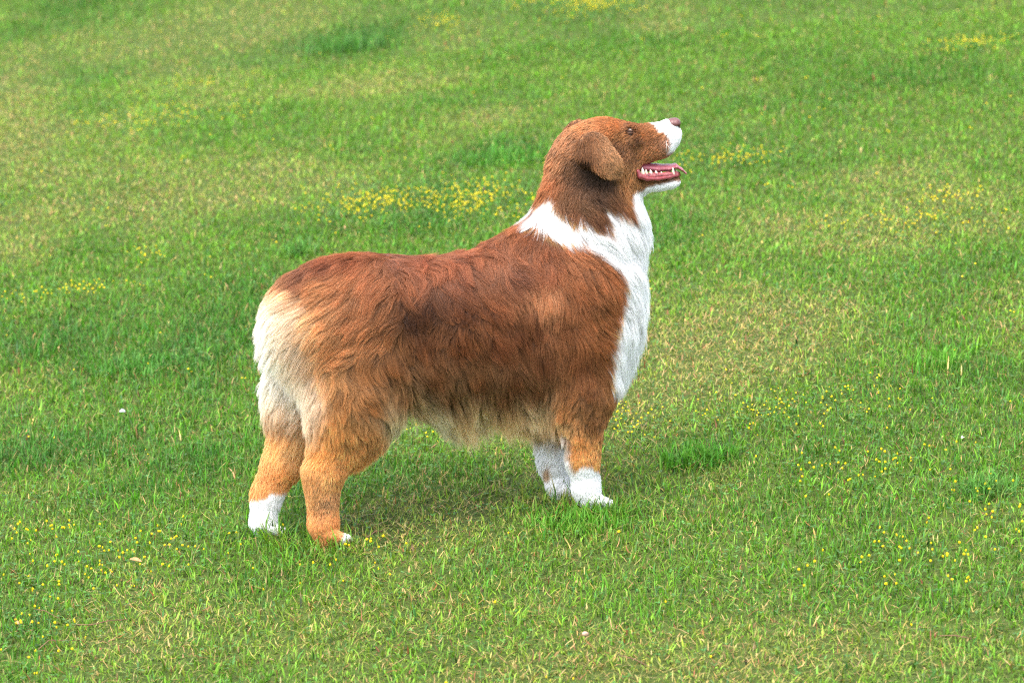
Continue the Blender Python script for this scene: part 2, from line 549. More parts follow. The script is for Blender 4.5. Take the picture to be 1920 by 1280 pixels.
# (x, y, r in photo pixels, side offset m) -> (..), squash, blend m
def C(x1, y1, r1, o1, x2, y2, r2, o2, s=1.0, k=0.03):
    return (P(x1, y1, o1), r1 * PX, P(x2, y2, o2), r2 * PX, s, k)


TRUNK = [
    C(590, 600, 92, 0, 720, 590, 92, 0, 0.95),
    C(700, 590, 92, 0, 850, 592, 106, 0, 0.92),
    C(850, 592, 106, 0, 985, 570, 122, 0, 0.90),
    C(800, 650, 92, 0, 1000, 645, 106, 0, 0.90),
    C(735, 645, 90, 0, 830, 655, 96, 0, 0.9),
    C(990, 545, 108, 0, 1082, 540, 113, 0, 0.90),
    C(1068, 572, 112, 0, 1096, 628, 92, 0, 0.88, 0.04),
    C(572, 548, 26, 0, 600, 532, 28, 0, 0.9),                 # tail nub
    C(551, 545, 14, 0, 598, 522, 18, 0, 1.0),
    C(650, 562, 78, 0, 720, 565, 84, 0, 0.85),                # croup
]
NECK = [
    C(1070, 500, 112, 0, 1105, 400, 88, 0, 0.82, 0.05),
    C(1105, 400, 88, 0, 1112, 320, 72, 0, 0.85, 0.03),
    C(1165, 345, 30, 0, 1130, 420, 80, 0, 0.85, 0.03),
]
HEAD = [
    C(1103, 298, 64, 0, 1118, 291, 63, 0, 0.98, 0.03),
    C(1135, 268, 46, 0, 1160, 270, 41, 0, 1.10, 0.02),
    C(1172, 272, 36, 0, 1248, 253, 25, 0, 0.95, 0.02),        # muzzle
    C(1186, 291, 26, 0, 1242, 273, 23, 0, 1.15, 0.012),
    C(1240, 270, 21, 0, 1260, 261, 15, 0, 1.25, 0.008),       # upper lips
    C(1158, 312, 36, 0, 1172, 318, 24, 0, 1.55, 0.02),        # cheeks
    C(1255, 240, 16, 0, 1264, 250, 14, 0, 1.0, 0.008),
    C(1172, 344, 21, 0, 1256, 343, 12.5, 0, 1.5, 0.010),         # lower jaw
    C(1236, 344, 12, 0, 1266, 339.5, 10, 0, 1.6, 0.006),
    C(1178, 244, 12, -0.035, 1186, 244, 10, -0.035, 1.0, 0.010),   # brow
    C(1178, 244, 12, 0.035, 1186, 244, 10, 0.035, 1.0, 0.010),
    C(1186, 262, 13, -0.040, 1192, 262, 12, -0.040, 1.0, 0.012),   # under the eye
    C(1186, 262, 13, 0.040, 1192, 262, 12, 0.040, 1.0, 0.012),
]


def ear(sg):
    return [C(1103, 264, 15, sg * .066, 1120, 276, 22, sg * .088, 0.42, 0.010),
            C(1112, 277, 29, sg * .091, 1144, 311, 24, sg * .108, 0.24, 0.004),
            C(1097, 276, 16, sg * .080, 1098, 297, 15, sg * .091, 0.50, 0.007)]


EARS = {-1: ear(-1)}
_m = []
for a, ra, b2, rb, s, k in EARS[-1]:
    _m.append((a * [1, -1, 1], ra, b2 * [1, -1, 1], rb, s, k))
EARS[1] = _m
HIND_NEAR = [
    C(628, 640, 88, -.045, 660, 740, 76, -.065, 0.62, 0.04),
    C(690, 690, 60, -.06, 665, 790, 56, -.075, 0.6, 0.04),
    C(648, 770, 64, -.072, 612, 880, 34, -.072, 0.72, 0.03),
    C(686, 822, 18, -.075, 664, 850, 15, -.072, 0.8, 0.02),
    C(604, 890, 33, -.072, 606, 978, 26, -.070, 0.80, 0.02),
    C(606, 985, 26, -.070, 612, 1006, 22, -.070, 0.95, 0.015),
]
HIND_FAR = [
    C(600, 650, 84, .045, 575, 740, 70, .060, 0.62, 0.04),
    C(572, 745, 66, .060, 536, 860, 36, .060, 0.72, 0.03),
    C(527, 872, 34, .060, 500, 930, 26, .058, 0.80, 0.02),
    C(500, 928, 25, .058, 494, 978, 23, .055, 0.85, 0.02),
    C(494, 980, 24, .055, 500, 994, 20, .055, 0.95, 0.015),
]
FORE_NEAR = [
    C(1085, 640, 74, -.065, 1090, 745, 48, -.068, 0.60, 0.04),
    C(1090, 745, 46, -.068, 1094, 860, 28, -.062, 0.80, 0.03),
    C(1094, 860, 27, -.062, 1099, 915, 24, -.058, 0.85, 0.015),
    C(1099, 915, 24, -.058, 1106, 940, 21, -.056, 0.95, 0.012),
]
FORE_FAR = [
    C(1060, 690, 66, .055, 1048, 775, 44, .058, 0.62, 0.04),
    C(1048, 775, 42, .058, 1040, 860, 27, .055, 0.80, 0.03),
    C(1040, 860, 26, .055, 1046, 908, 21, .052, 0.85, 0.015),
    C(1046, 908, 21, .052, 1052, 926, 19, .050, 0.95, 0.012),
]


def toes(x, y, off, r, fx_, fy_):
    out = []
    for j, dv in enumerate((-0.021, -0.0075, 0.0075, 0.021)):
        e_ = 1.0 if j in (1, 2) else 0.80
        out.append(C(x, y, r, off + dv * 0.8, x + fx_ * e_, y + fy_ * e_, r * 0.80, off + dv, 1.0, 0.005))
    return out


HIND_NEAR += toes(618, 1002, -.070, 12, 32, 9)
HIND_FAR += toes(506, 990, .055, 11, 28, 8)
FORE_NEAR += toes(1112, 934, -.056, 12, 30, 11)
FORE_FAR += toes(1058, 922, .050, 11, 26, 8)
GROUPS = {'trunk': TRUNK, 'neck': NECK, 'head': HEAD, 'ear_near': EARS[-1], 'ear_far': EARS[1],
          'hind_near': HIND_NEAR, 'hind_far': HIND_FAR, 'fore_near': FORE_NEAR, 'fore_far': FORE_FAR}


def group_d(p, name):
    d = None
    for a, ra, b2, rb, s, k in GROUPS[name]:
        e_ = cone_d(p, a, ra, b2, rb, s)
        d = e_ if d is None else np.minimum(d, e_)
    return d


class Grid:
    def __init__(self, lo, hi, h):
        self.lo = np.array(lo, float); self.h = h
        self.n = np.ceil((np.array(hi) - lo) / h).astype(int) + 1
        self.d = np.full(self.n, 0.12, np.float32)

    def add(self, prim, margin=0.075, sub=False):
        a, ra, b2, rb, s, k = prim
        e_ = np.array([1, max(s, 0.3), 1])
        lo = np.minimum(a - ra * e_, b2 - rb * e_) - margin; hi = np.maximum(a + ra * e_, b2 + rb * e_) + margin
        i0 = np.clip(np.floor((lo - self.lo) / self.h).astype(int), 0, self.n); i1 = np.clip(np.ceil((hi - self.lo) / self.h).astype(int) + 1, 0, self.n)
        sl = tuple(slice(i0[j], i1[j]) for j in range(3))
        ax = [(self.lo[j] + np.arange(i0[j], i1[j]) * self.h).astype(np.float32) for j in range(3)]
        p = np.stack(np.meshgrid(*ax, indexing='ij'), -1)
        if p.size == 0: return
        d = cone_d(p, a, ra, b2, rb, s).astype(np.float32)
        self.d[sl] = -smin(-self.d[sl], d, k) if sub else smin(self.d[sl], d, k)

    def sample(self, p):
        g = (p - self.lo) / self.h
        g = np.clip(g, 0, self.n - 1.001)
        i = g.astype(int); f = g - i
        r = 0.0
        for dx in (0, 1):
            for dy in (0, 1):
                for dz in (0, 1):
                    w = (f[:, 0] if dx else 1 - f[:, 0]) * (f[:, 1] if dy else 1 - f[:, 1]) * (f[:, 2] if dz else 1 - f[:, 2])
                    r = r + w * self.d[i[:, 0] + dx, i[:, 1] + dy, i[:, 2] + dz]
        return r

    def grad(self, p, e_=None):
        e_ = e_ or self.h
        g = np.stack([self.sample(p + np.eye(3)[j] * e_) - self.sample(p - np.eye(3)[j] * e_) for j in range(3)], -1)
        return g / np.maximum(np.linalg.norm(g, axis=1, keepdims=True), 1e-9)

    def mesh(self):
        """surface nets"""
        d = self.d; ins = d < 0
        n = self.n - 1
        def cor(a, i, j, k): return a[i:i + n[0], j:j + n[1], k:k + n[2]]
        offs = [(i, j, k) for i in (0, 1) for j in (0, 1) for k in (0, 1)]
        cnt = sum(cor(ins, *o).astype(np.int8) for o in offs)
        act = np.argwhere((cnt > 0) & (cnt < 8))
        vid = np.full(n, -1, np.int64); vid[tuple(act.T)] = np.arange(len(act))
        acc = np.zeros((len(act), 3)); w = np.zeros(len(act))
        for o in offs:
            for ax in range(3):
                if o[ax] == 1: continue
                o2 = list(o); o2[ax] = 1
                d0 = d[act[:, 0] + o[0], act[:, 1] + o[1], act[:, 2] + o[2]]; d1 = d[act[:, 0] + o2[0], act[:, 1] + o2[1], act[:, 2] + o2[2]]
                c = (d0 < 0) != (d1 < 0)
                t = np.where(c, d0 / np.where(c, d0 - d1, 1), 0)
                pos = np.tile(np.array(o, float), (len(act), 1)); pos[:, ax] += t
                acc += pos * c[:, None]; w += c
        v = (act + acc / w[:, None]) * self.h + self.lo
        quads = []
        for ax in range(3):
            b1, b2 = (ax + 1) % 3, (ax + 2) % 3
            s0 = [slice(None)] * 3; s1 = [slice(None)] * 3
            s0[ax] = slice(0, -1); s1[ax] = slice(1, None)
            ch = np.argwhere(ins[tuple(s0)] != ins[tuple(s1)])
            ok = (ch[:, b1] > 0) & (ch[:, b2] > 0) & (ch[:, b1] < self.n[b1] - 1) & (ch[:, b2] < self.n[b2] - 1)
            ch = ch[ok]
            def cell(d1, d2):
                c = ch.copy(); c[:, b1] -= d1; c[:, b2] -= d2
                return vid[tuple(c.T)]
            qd = np.stack([cell(1, 1), cell(0, 1), cell(0, 0), cell(1, 0)], -1)
            fl = ~ins[tuple(ch.T)]
            qd[fl] = qd[fl][:, ::-1]
            quads.append(qd)
        q = np.concatenate(quads)
        return v, q


allp = [p for g in GROUPS.values() for p in g]
lo = np.min([np.minimum(p[0] - p[1], p[2] - p[3]) for p in allp], 0) - 0.07
hi = np.max([np.maximum(p[0] + p[1], p[2] + p[3]) for p in allp], 0) + 0.07
lo[1] = min(lo[1], -0.2); hi[1] = max(hi[1], 0.2)
grid = Grid(lo, hi, 0.004)
for g in ('trunk', 'neck', 'head', 'hind_near', 'hind_far', 'fore_near', 'fore_far', 'ear_near', 'ear_far'):
    for p in GROUPS[g]:
        grid.add(p)
# the open mouth and the eye sockets
grid.add(C(1206, 318, 9, 0, 1290, 312, 15, 0, 3.0, 0.005), 0.02, True)
for sg in (-1, 1):
    e0 = P(1182, 248, -0.043) * [1, 1, 1]
    if sg > 0: e0 = e0 * [1, -1, 1]
    grid.add((e0, 0.0088, e0 + [0.002, 0, 0], 0.0088, 1.0, 0.003), 0.02, True)
bv, bq = grid.mesh()
# flip check: normals must point outward
nrm = np.cross(bv[bq[:, 1]] - bv[bq[:, 0]], bv[bq[:, 2]] - bv[bq[:, 0]])
cen = bv[bq].mean(1)
if np.mean(np.einsum('ij,ij->i', nrm, grid.grad(cen))) < 0:
    bq = bq[:, ::-1].copy()

# ------------------------------------------------------------------ coat pattern and lie of the hair
# px, py, direction (x right, y down), length mm, lift mm, wave
LIE = [
    (1262, 245, -0.8, 0.6, 4, 1, 0), (1240, 240, -1, 0.15, 5, 1, 0), (1215, 238, -1, 0.1, 6, 1.5, 0), (1240, 270, -0.8, 0.6, 6, 1.5, 0), (1210, 270, -0.9, 0.5, 7, 1.5, 0), (1210, 290, -0.8, 0.6, 8, 2, 0),
    (1190, 240, -1, 0.0, 7, 2, 0), (1160, 228, -1, 0.0, 9, 2.5, 0), (1130, 224, -1, 0.15, 8, 2, 0.2), (1095, 235, -0.9, 0.5, 11, 3, 0.3), (1150, 250, -0.9, 0.5, 9, 2.5, 0.2), (1165, 290, -0.6, 0.8, 10, 2.5, 0.2),
    (1180, 310, -0.4, 0.9, 9, 2, 0.1), (1175, 340, -0.2, 1, 16, 4, 0.2), (1190, 350, 0, 1, 12, 3, 0.1), (1230, 350, -1, 0.2, 6, 1.5, 0), (1262, 347, -1, 0.2, 4, 1, 0), (1240, 338, -1, 0.1, 4, 1, 0),
    (1215, 342, -1, 0.2, 5, 1.2, 0), (1205, 362, -0.3, 1, 14, 3, 0), (1060, 265, -0.75, 0.65, 15, 5, 0.3), (1045, 300, -0.6, 0.8, 21, 8, 0.4), (1035, 330, -0.6, 0.8, 30, 11, 0.4), (1080, 300, -0.4, 0.9, 14, 4, 0.6),
    (1080, 325, -0.2, 1, 20, 5, 0.9), (1120, 345, 0.0, 1, 24, 6, 1.3), (1026, 302, -0.9, 0.45, 26, 15, 0.2), (1050, 350, -0.3, 1, 38, 8, 0.6), (1100, 370, 0.1, 1, 32, 8, 1.2), (1140, 350, 0.2, 1, 32, 8, 1.0),
    (1030, 375, -0.3, 1, 42, 8, 0.4), (1015, 395, -0.25, 1, 48, 10, 0.3), (1070, 400, 0.1, 1, 42, 9, 0.8), (1130, 390, 0.25, 0.95, 42, 10, 0.8), (1170, 380, 0.4, 0.9, 46, 11, 0.4), (1190, 400, 0.45, 0.9, 46, 12, 0.3),
    (1150, 420, 0.4, 0.9, 45, 11, 0.5), (1100, 425, 0.4, 0.9, 46, 10, 0.5), (1215, 420, 0.55, 0.8, 44, 19, 0.2), (1020, 425, 0.35, 0.95, 48, 10, 0.3), (1060, 445, 0.6, 0.8, 50, 10, 0.4), (1130, 460, 0.8, 0.6, 52, 11, 0.3),
    (1190, 460, 0.6, 0.8, 54, 13, 0.3), (1180, 510, 0.6, 0.8, 56, 15, 0.3), (1214, 520, 0.5, 0.87, 54, 21, 0.2), (1208, 580, 0.45, 0.9, 54, 21, 0.2), (1195, 640, 0.45, 0.9, 54, 20, 0.2), (1168, 690, 0.45, 0.9, 52, 18, 0.2),
    (985, 440, -0.1, 1, 65, 9, 0.75), (1000, 475, 0.15, 1, 72, 9, 0.75), (1050, 510, 0.45, 0.9, 52, 9, 0.4), (1110, 520, 0.55, 0.83, 50, 9, 0.3), (1150, 560, 0.5, 0.87, 46, 9, 0.2), (1155, 620, 0.5, 0.87, 53, 9, 0.2),
    (1100, 600, 0.4, 0.92, 55, 8, 0.3), (1045, 590, 0.25, 0.97, 50, 9, 0.4), (1020, 560, 0.25, 0.97, 55, 12, 0.7), (1080, 660, 0.25, 0.97, 53, 8, 0.2), (1130, 680, 0.45, 0.9, 50, 9, 0.2), (1020, 650, 0.3, 0.95, 55, 9, 0.3),
    (1060, 715, 0.1, 1, 46, 8, 0.3), (930, 450, 0.2, 1, 61, 9, 1.0), (940, 490, 0.6, 0.8, 70, 9, 0.88), (975, 515, 0.9, 0.35, 67, 8, 0.62), (995, 545, 0.75, 0.65, 67, 9, 0.62), (900, 470, 0.5, 0.85, 67, 9, 1.0),
    (860, 480, 0.5, 0.87, 67, 9, 1.12), (870, 520, 0.55, 0.83, 67, 9, 0.88), (920, 540, 0.65, 0.75, 64, 8, 0.62), (960, 580, 0.6, 0.8, 42, 8, 0.4), (820, 500, 0.35, 0.93, 67, 9, 1.12), (830, 540, 0.25, 0.97, 64, 9, 0.88),
    (780, 485, 0.35, 0.93, 65, 9, 1.25), (785, 520, 0.1, 1, 65, 9, 1.0), (775, 550, -0.35, 0.93, 64, 9, 0.62), (740, 490, 0.2, 0.97, 65, 9, 1.25), (735, 525, -0.3, 0.95, 64, 9, 0.75), (715, 555, -0.75, 0.65, 61, 8, 0.5),
    (700, 480, -0.6, 0.7, 64, 9, 1.0), (690, 510, -0.85, 0.5, 64, 8, 0.62), (650, 490, -0.8, 0.6, 64, 9, 0.75), (610, 505, -0.8, 0.6, 40, 8, 0.4), (570, 510, -0.75, 0.65, 42, 9, 0.3), (550, 530, -0.5, 0.87, 40, 9, 0.2),
    (660, 550, -0.85, 0.5, 61, 7, 0.38), (600, 560, -0.85, 0.52, 46, 8, 0.2), (540, 570, -0.85, 0.52, 46, 10, 0.2), (500, 580, -0.85, 0.5, 40, 12, 0.1), (500, 640, -0.8, 0.6, 44, 13, 0.1), (490, 700, -0.7, 0.7, 44, 14, 0.1),
    (510, 750, -0.45, 0.9, 44, 13, 0.1), (560, 640, -0.82, 0.57, 46, 9, 0.2), (560, 710, -0.7, 0.7, 46, 10, 0.2), (570, 770, -0.4, 0.9, 44, 10, 0.2), (620, 640, -0.85, 0.5, 48, 7, 0.4), (690, 620, -0.8, 0.6, 46, 7, 0.5),
    (730, 600, -0.7, 0.7, 41, 7, 0.6), (640, 680, -0.9, 0.4, 46, 8, 0.5), (700, 660, -0.6, 0.8, 43, 8, 0.6), (660, 710, 0.4, 0.9, 41, 9, 0.6), (630, 730, -0.4, 0.9, 43, 8, 0.5), (735, 660, 0.35, 0.95, 43, 9, 0.5),
    (720, 710, 0.65, 0.75, 43, 9, 0.5), (755, 730, 0.5, 0.87, 46, 10, 0.4), (690, 750, 0.5, 0.87, 43, 8, 0.4), (650, 770, 0.1, 1, 34, 8, 0.4), (610, 790, -0.2, 1, 38, 8, 0.3), (710, 790, 0.45, 0.9, 36, 10, 0.3),
    (650, 820, 0.1, 1, 28, 7, 0.3), (690, 840, 0.4, 0.9, 24, 8, 0.3), (610, 850, -0.3, 0.95, 22, 6, 0.3), (610, 900, -0.2, 1, 15, 4, 0.3), (610, 960, -0.05, 1, 12, 3, 0.2), (610, 1000, 0.2, 1, 9, 2, 0.1),
    (640, 1005, 0.8, 0.5, 5, 1, 0), (770, 590, 0.3, 0.95, 24, 8, 1.2), (820, 590, 0.2, 0.97, 24, 7, 1.3), (880, 580, 0.4, 0.9, 26, 7, 1.0), (780, 640, 0.45, 0.9, 38, 8, 0.5), (830, 640, 0.25, 0.97, 38, 8, 0.5),
    (900, 640, 0.45, 0.9, 41, 8, 0.4), (960, 650, 0.6, 0.8, 46, 8, 0.4), (790, 710, 0.45, 0.9, 48, 9, 0.3), (850, 710, 0.25, 0.97, 48, 9, 0.3), (920, 710, 0.35, 0.95, 48, 9, 0.3), (990, 710, 0.4, 0.92, 50, 9, 0.3),
    (760, 735, 0.35, 0.97, 78, 11, 0.2), (800, 755, 0.3, 0.97, 94, 12, 0.2), (870, 755, 0.2, 1, 98, 12, 0.2), (950, 755, 0.1, 1, 98, 12, 0.2), (1010, 755, 0.05, 1, 86, 11, 0.2), (830, 790, 0.2, 1, 84, 12, 0.2),
    (980, 790, 0.1, 1, 80, 12, 0.2), (1080, 750, -0.2, 0.97, 29, 7, 0.6), (1110, 790, 0.0, 1, 20, 6, 0.4), (1055, 790, -0.45, 0.9, 26, 8, 0.4), (1070, 840, -0.35, 0.93, 20, 6, 0.3), (1110, 860, 0, 1, 13, 3.5, 0.2),
    (1100, 910, 0.1, 1, 9, 2.5, 0.1), (1130, 940, 0.8, 0.5, 5, 1, 0), (1035, 800, -0.3, 0.95, 28, 8, 0.3), (1020, 850, -0.3, 0.95, 22, 7, 0.3), (1045, 910, 0, 1, 10, 3, 0.1), (530, 810, -0.2, 1, 24, 6, 0.2),
    (510, 860, -0.2, 1, 18, 5, 0.2), (500, 920, -0.2, 1, 12, 3, 0.1), (495, 970, 0, 1, 9, 2.5, 0.1), (520, 998, 0.8, 0.4, 5, 1, 0),
]
LIE = np.array(LIE, float)
_dn = np.hypot(LIE[:, 2], LIE[:, 3])
LIE[:, 2] /= _dn; LIE[:, 3] /= _dn


def idw(px, py, tab, vals, p=3.0, soft=6.0):
    out = np.empty((len(px), vals.shape[1]))
    for s in range(0, len(px), 40000):
        d2 = (px[s:s + 40000, None] - tab[None, :, 0]) ** 2 + (py[s:s + 40000, None] - tab[None, :, 1]) ** 2 + soft * soft
        w = d2 ** (-p / 2 * 1.4)
        out[s:s + 40000] = (w @ vals) / w.sum(1, keepdims=True)
    return out


# coat colours read off the photograph (sRGB), before white markings; shade round the ear is painted in
TINT = [
    (1240, 250, 158, 92, 46), (1210, 260, 160, 94, 48), (1200, 285, 172, 108, 60), (1220, 290, 168, 106, 60), (1185, 262, 112, 66, 36), (1192, 268, 100, 60, 36), (1165, 260, 168, 108, 60), (1150, 240, 160, 92, 46), (1130, 224, 168, 98, 50), (1095, 240, 176, 114, 68),
    (1182, 236, 130, 74, 40), (1165, 275, 120, 72, 38), (1160, 295, 150, 92, 50), (1170, 320, 176, 116, 66), (1180, 345, 164, 106, 60), (1190, 355, 152, 100, 54), (1060, 280, 164, 108, 70), (1040, 320, 170, 112, 72), (1035, 350, 160, 94, 54), (1060, 330, 122, 78, 50),
    (1080, 340, 92, 58, 38), (1110, 345, 62, 39, 26), (1140, 346, 58, 36, 24), (1125, 336, 50, 31, 20), (1160, 288, 92, 56, 30), (1158, 272, 96, 58, 32), (1166, 300, 112, 68, 38), (1030, 375, 158, 94, 54), (1060, 380, 120, 76, 46), (1100, 390, 108, 70, 44), (1130, 380, 90, 58, 40), (1165, 385, 110, 66, 40), (1185, 380, 166, 106, 58), (1185, 410, 126, 72, 42), (1080, 415, 126, 74, 42), (1130, 430, 110, 64, 38), (1150, 450, 126, 74, 44),  # dark neck fur, deepened with painted shade under the ear and along its front crease
    (990, 450, 134, 70, 34), (1030, 480, 140, 74, 38), (1090, 490, 156, 92, 54), (1140, 530, 150, 86, 48), (1150, 600, 146, 84, 44), (1090, 560, 140, 78, 42), (1030, 520, 146, 80, 46), (1025, 570, 184, 120, 78), (1028, 610, 172, 108, 68), (1060, 620, 132, 74, 40), (1130, 660, 138, 78, 40), (1090, 690, 128, 70, 36), (1010, 620, 118, 62, 34), (1020, 690, 110, 60, 32),
    (960, 440, 158, 88, 48), (900, 460, 150, 82, 48), (940, 490, 158, 92, 58), (980, 530, 122, 66, 40), (870, 490, 148, 80, 48), (860, 530, 150, 80, 46), (800, 490, 146, 78, 48), (800, 530, 152, 82, 46), (750, 490, 148, 82, 52), (760, 550, 150, 82, 44), (700, 475, 150, 78, 44), (700, 520, 166, 96, 56), (650, 490, 160, 82, 44), (600, 500, 150, 76, 42), (560, 515, 128, 68, 40), (545, 540, 140, 78, 44),
    (640, 540, 176, 106, 60), (590, 550, 190, 120, 68), (700, 570, 150, 86, 46), (650, 610, 158, 94, 52), (700, 640, 148, 88, 46), (740, 610, 118, 66, 32), (620, 670, 170, 106, 58), (600, 610, 186, 124, 76), (690, 700, 140, 84, 42), (740, 700, 130, 76, 38), (640, 760, 156, 98, 50), (700, 770, 144, 88, 44), (760, 760, 140, 88, 50),
    (640, 830, 176, 112, 58), (690, 830, 170, 110, 62), (600, 860, 196, 126, 66), (640, 890, 176, 112, 62), (600, 920, 172, 112, 66), (615, 950, 142, 92, 58), (630, 980, 186, 112, 60), (600, 1000, 184, 112, 62),
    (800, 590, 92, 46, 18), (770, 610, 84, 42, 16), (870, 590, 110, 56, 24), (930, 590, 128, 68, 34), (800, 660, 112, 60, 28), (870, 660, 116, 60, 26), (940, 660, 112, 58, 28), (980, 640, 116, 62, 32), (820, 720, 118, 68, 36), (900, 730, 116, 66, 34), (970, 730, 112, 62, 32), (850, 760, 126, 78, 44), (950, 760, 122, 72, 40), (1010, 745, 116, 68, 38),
    (800, 790, 166, 132, 92), (880, 795, 176, 134, 90), (960, 795, 170, 124, 78), (1015, 790, 176, 142, 104), (760, 785, 160, 128, 88),
    (1070, 740, 128, 76, 38), (1100, 740, 126, 72, 36), (1060, 780, 164, 104, 56), (1110, 800, 136, 84, 46), (1085, 840, 178, 110, 56), (1115, 860, 164, 104, 56), (1050, 820, 190, 140, 92), (1020, 820, 180, 130, 90), (1090, 880, 182, 116, 62),
    (560, 620, 206, 154, 104), (570, 690, 204, 150, 102), (604, 740, 172, 118, 68), (530, 570, 206, 148, 98), (760, 808, 216, 192, 152), (830, 810, 222, 196, 156), (900, 810, 216, 182, 138), (960, 810, 212, 174, 128), (1010, 806, 216, 182, 140),
    (1272, 250, 176, 132, 112), (1270, 262, 190, 150, 132), (1106, 312, 58, 36, 22), (1096, 318, 66, 42, 28),  # ends with the ear opening's shade, painted as dark fur
    (530, 820, 212, 150, 96), (510, 860, 206, 146, 90), (550, 850, 206, 150, 100), (500, 910, 190, 120, 66), (525, 900, 196, 126, 70),
]
TINT = np.array(TINT, float)
TINT_LIN = lin(TINT[:, 2:5]) * np.array([0.97, 1.17, 1.27])
_lum = TINT_LIN.mean(1, keepdims=True)
TINT_LIN = TINT_LIN * 0.94 + _lum * 0.06
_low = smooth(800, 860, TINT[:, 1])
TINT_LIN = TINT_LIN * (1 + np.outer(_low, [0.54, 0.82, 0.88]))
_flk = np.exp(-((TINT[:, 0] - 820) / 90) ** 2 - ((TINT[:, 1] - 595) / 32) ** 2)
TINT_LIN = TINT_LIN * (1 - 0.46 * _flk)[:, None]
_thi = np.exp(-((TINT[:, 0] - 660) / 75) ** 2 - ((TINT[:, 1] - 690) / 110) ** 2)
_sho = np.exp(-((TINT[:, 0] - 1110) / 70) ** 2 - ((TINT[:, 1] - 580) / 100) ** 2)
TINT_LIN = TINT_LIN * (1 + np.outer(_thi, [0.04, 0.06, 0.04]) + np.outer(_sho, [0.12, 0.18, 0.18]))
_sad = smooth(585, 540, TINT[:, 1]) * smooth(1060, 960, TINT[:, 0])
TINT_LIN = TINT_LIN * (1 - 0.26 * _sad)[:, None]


def poly_sd(px, py, pts):
    """signed distance to a polygon in photo pixels, negative inside"""
    pts = np.array(pts, float); a = pts; b = np.roll(pts, -1, 0)
    d2 = np.full(len(px), 1e18); ins = np.zeros(len(px), bool)
    for (ax, ay), (bx, by) in zip(a, b):
        ex, ey = bx - ax, by - ay
        t = np.clip(((px - ax) * ex + (py - ay) * ey) / max(ex * ex + ey * ey, 1e-9), 0, 1)
        d2 = np.minimum(d2, (px - ax - t * ex) ** 2 + (py - ay - t * ey) ** 2)
        c = (ay > py) != (by > py)
        ins ^= c & (px < ex * (py - ay) / np.where(ey == 0, 1e-9, ey) + ax)
    return np.sqrt(d2) * np.where(ins, -1, 1)


RUFF = [(978, 428), (1000, 395), (1032, 377), (1042, 405), (1065, 424), (1100, 432), (1130, 440), (1158, 456), (1148, 425), (1138, 398), (1160, 410), (1197, 424), (1192, 385), (1188, 364), (1202, 362),
        (1300, 372), (1300, 760), (1150, 745), (1150, 690), (1160, 640), (1172, 590), (1181, 550), (1168, 515), (1130, 482), (1100, 466), (1060, 464), (1030, 458), (1010, 442)]
CHIN = [(1195, 368), (1212, 352), (1232, 347), (1285, 336), (1290, 362), (1215, 374)]
MUZZLE = [(1215, 226), (1228, 236), (1234, 248), (1245, 250), (1255, 260), (1257, 272), (1252, 290), (1270, 282), (1290, 260), (1290, 236), (1270, 236), (1262, 232), (1256, 232), (1256, 210), (1225, 215)]
PANTS = [(430, 566), (500, 566), (545, 590), (548, 650), (562, 700), (588, 735), (598, 768), (584, 826), (570, 818), (520, 800), (430, 815)]
MOUTH = [(1195, 317), (1206, 304), (1245, 296), (1295, 300), (1295, 328), (1270, 331), (1256, 334), (1235, 337), (1215, 337), (1200, 332)]


def lookup_px(q, far_leg):
    m = q.copy()
    m[:, 1] = np.where(far_leg, q[:, 1], -np.abs(q[:, 1]))
    return proj(m)


def coat_colour(px, py, leg):
    """leg: '' or the leg's name per point (as small ints)"""
    wob = 7 * noise2(px * 0.05, py * 0.05, 4.5) + 5 * noise2(px * 0.17, py * 0.17, 5.5)
    c = idw(px, py, TINT, TINT_LIN, 2.2, 10)
    white = np.array([0.93, 0.925, 0.92]); cream = np.array([0.92, 0.81, 0.65])
    # belly fringe is part of the tints; pants fade from tan to cream
    s = poly_sd(px, py, PANTS) + wob
    k = smooth(32, -38, s)
    cr_ = cream + (white - cream) * smooth(-15, -70, s)[:, None] * 0.6
    k = np.where(leg > 0, k * (leg <= 2), k)
    c = c + (cr_ - c) * k[:, None]
    s = poly_sd(px, py, RUFF) + wob * 0.7
    k = smooth(4, -4, s) * np.where(leg > 0, (px > 1150) * 1.0, 1.0)
    c = c + (white - c) * k[:, None]
    for pl in (CHIN, MUZZLE):
        k = smooth(3, -3, poly_sd(px, py, pl) + wob * 0.35)
        c = c + (white - c) * (k * (leg == 0))[:, None]
    # socks
    k = np.zeros(len(px))
    k = np.where(leg == 2, smooth(-4, 4, py - (934 - 0.12 * (px - 495)) + wob * 1.1), k)
    k = np.where(leg == 1, smooth(-3, 3, (px - 643) * 0.9 + (py - 1006) * 0.5 + wob * .2) * (py > 985), k)
    k = np.where(leg == 3, np.maximum(smooth(-4, 4, py - 886 + 10 * np.sin((px - 1080) * .07) + wob * 1.1), smooth(9, -9, (px - 1064) - 0.34 * (py - 850) + wob) * smooth(812, 842, py)), k)
    k = np.where(leg == 4, smooth(812, 852, py + wob * 2) * (1 - 0.8 * smooth(12, 4, np.hypot((px - 1024) * 1.2, (py - 893) * .7))), k)
    c = c + (white - c) * k[:, None]
    return c


def legs_of(q):
    """0 body, 1..4 the legs (below the trunk only)"""
    dt = np.minimum(group_d(q, 'trunk'), group_d(q, 'neck'))
    out = np.zeros(len(q), int); best = dt + 0.012
    for i, g in enumerate(('hind_near', 'hind_far', 'fore_near', 'fore_far')):
        d = group_d(q, g)
        m = d < best
        out[m] = i + 1; best = np.where(m, d, best)
    return out


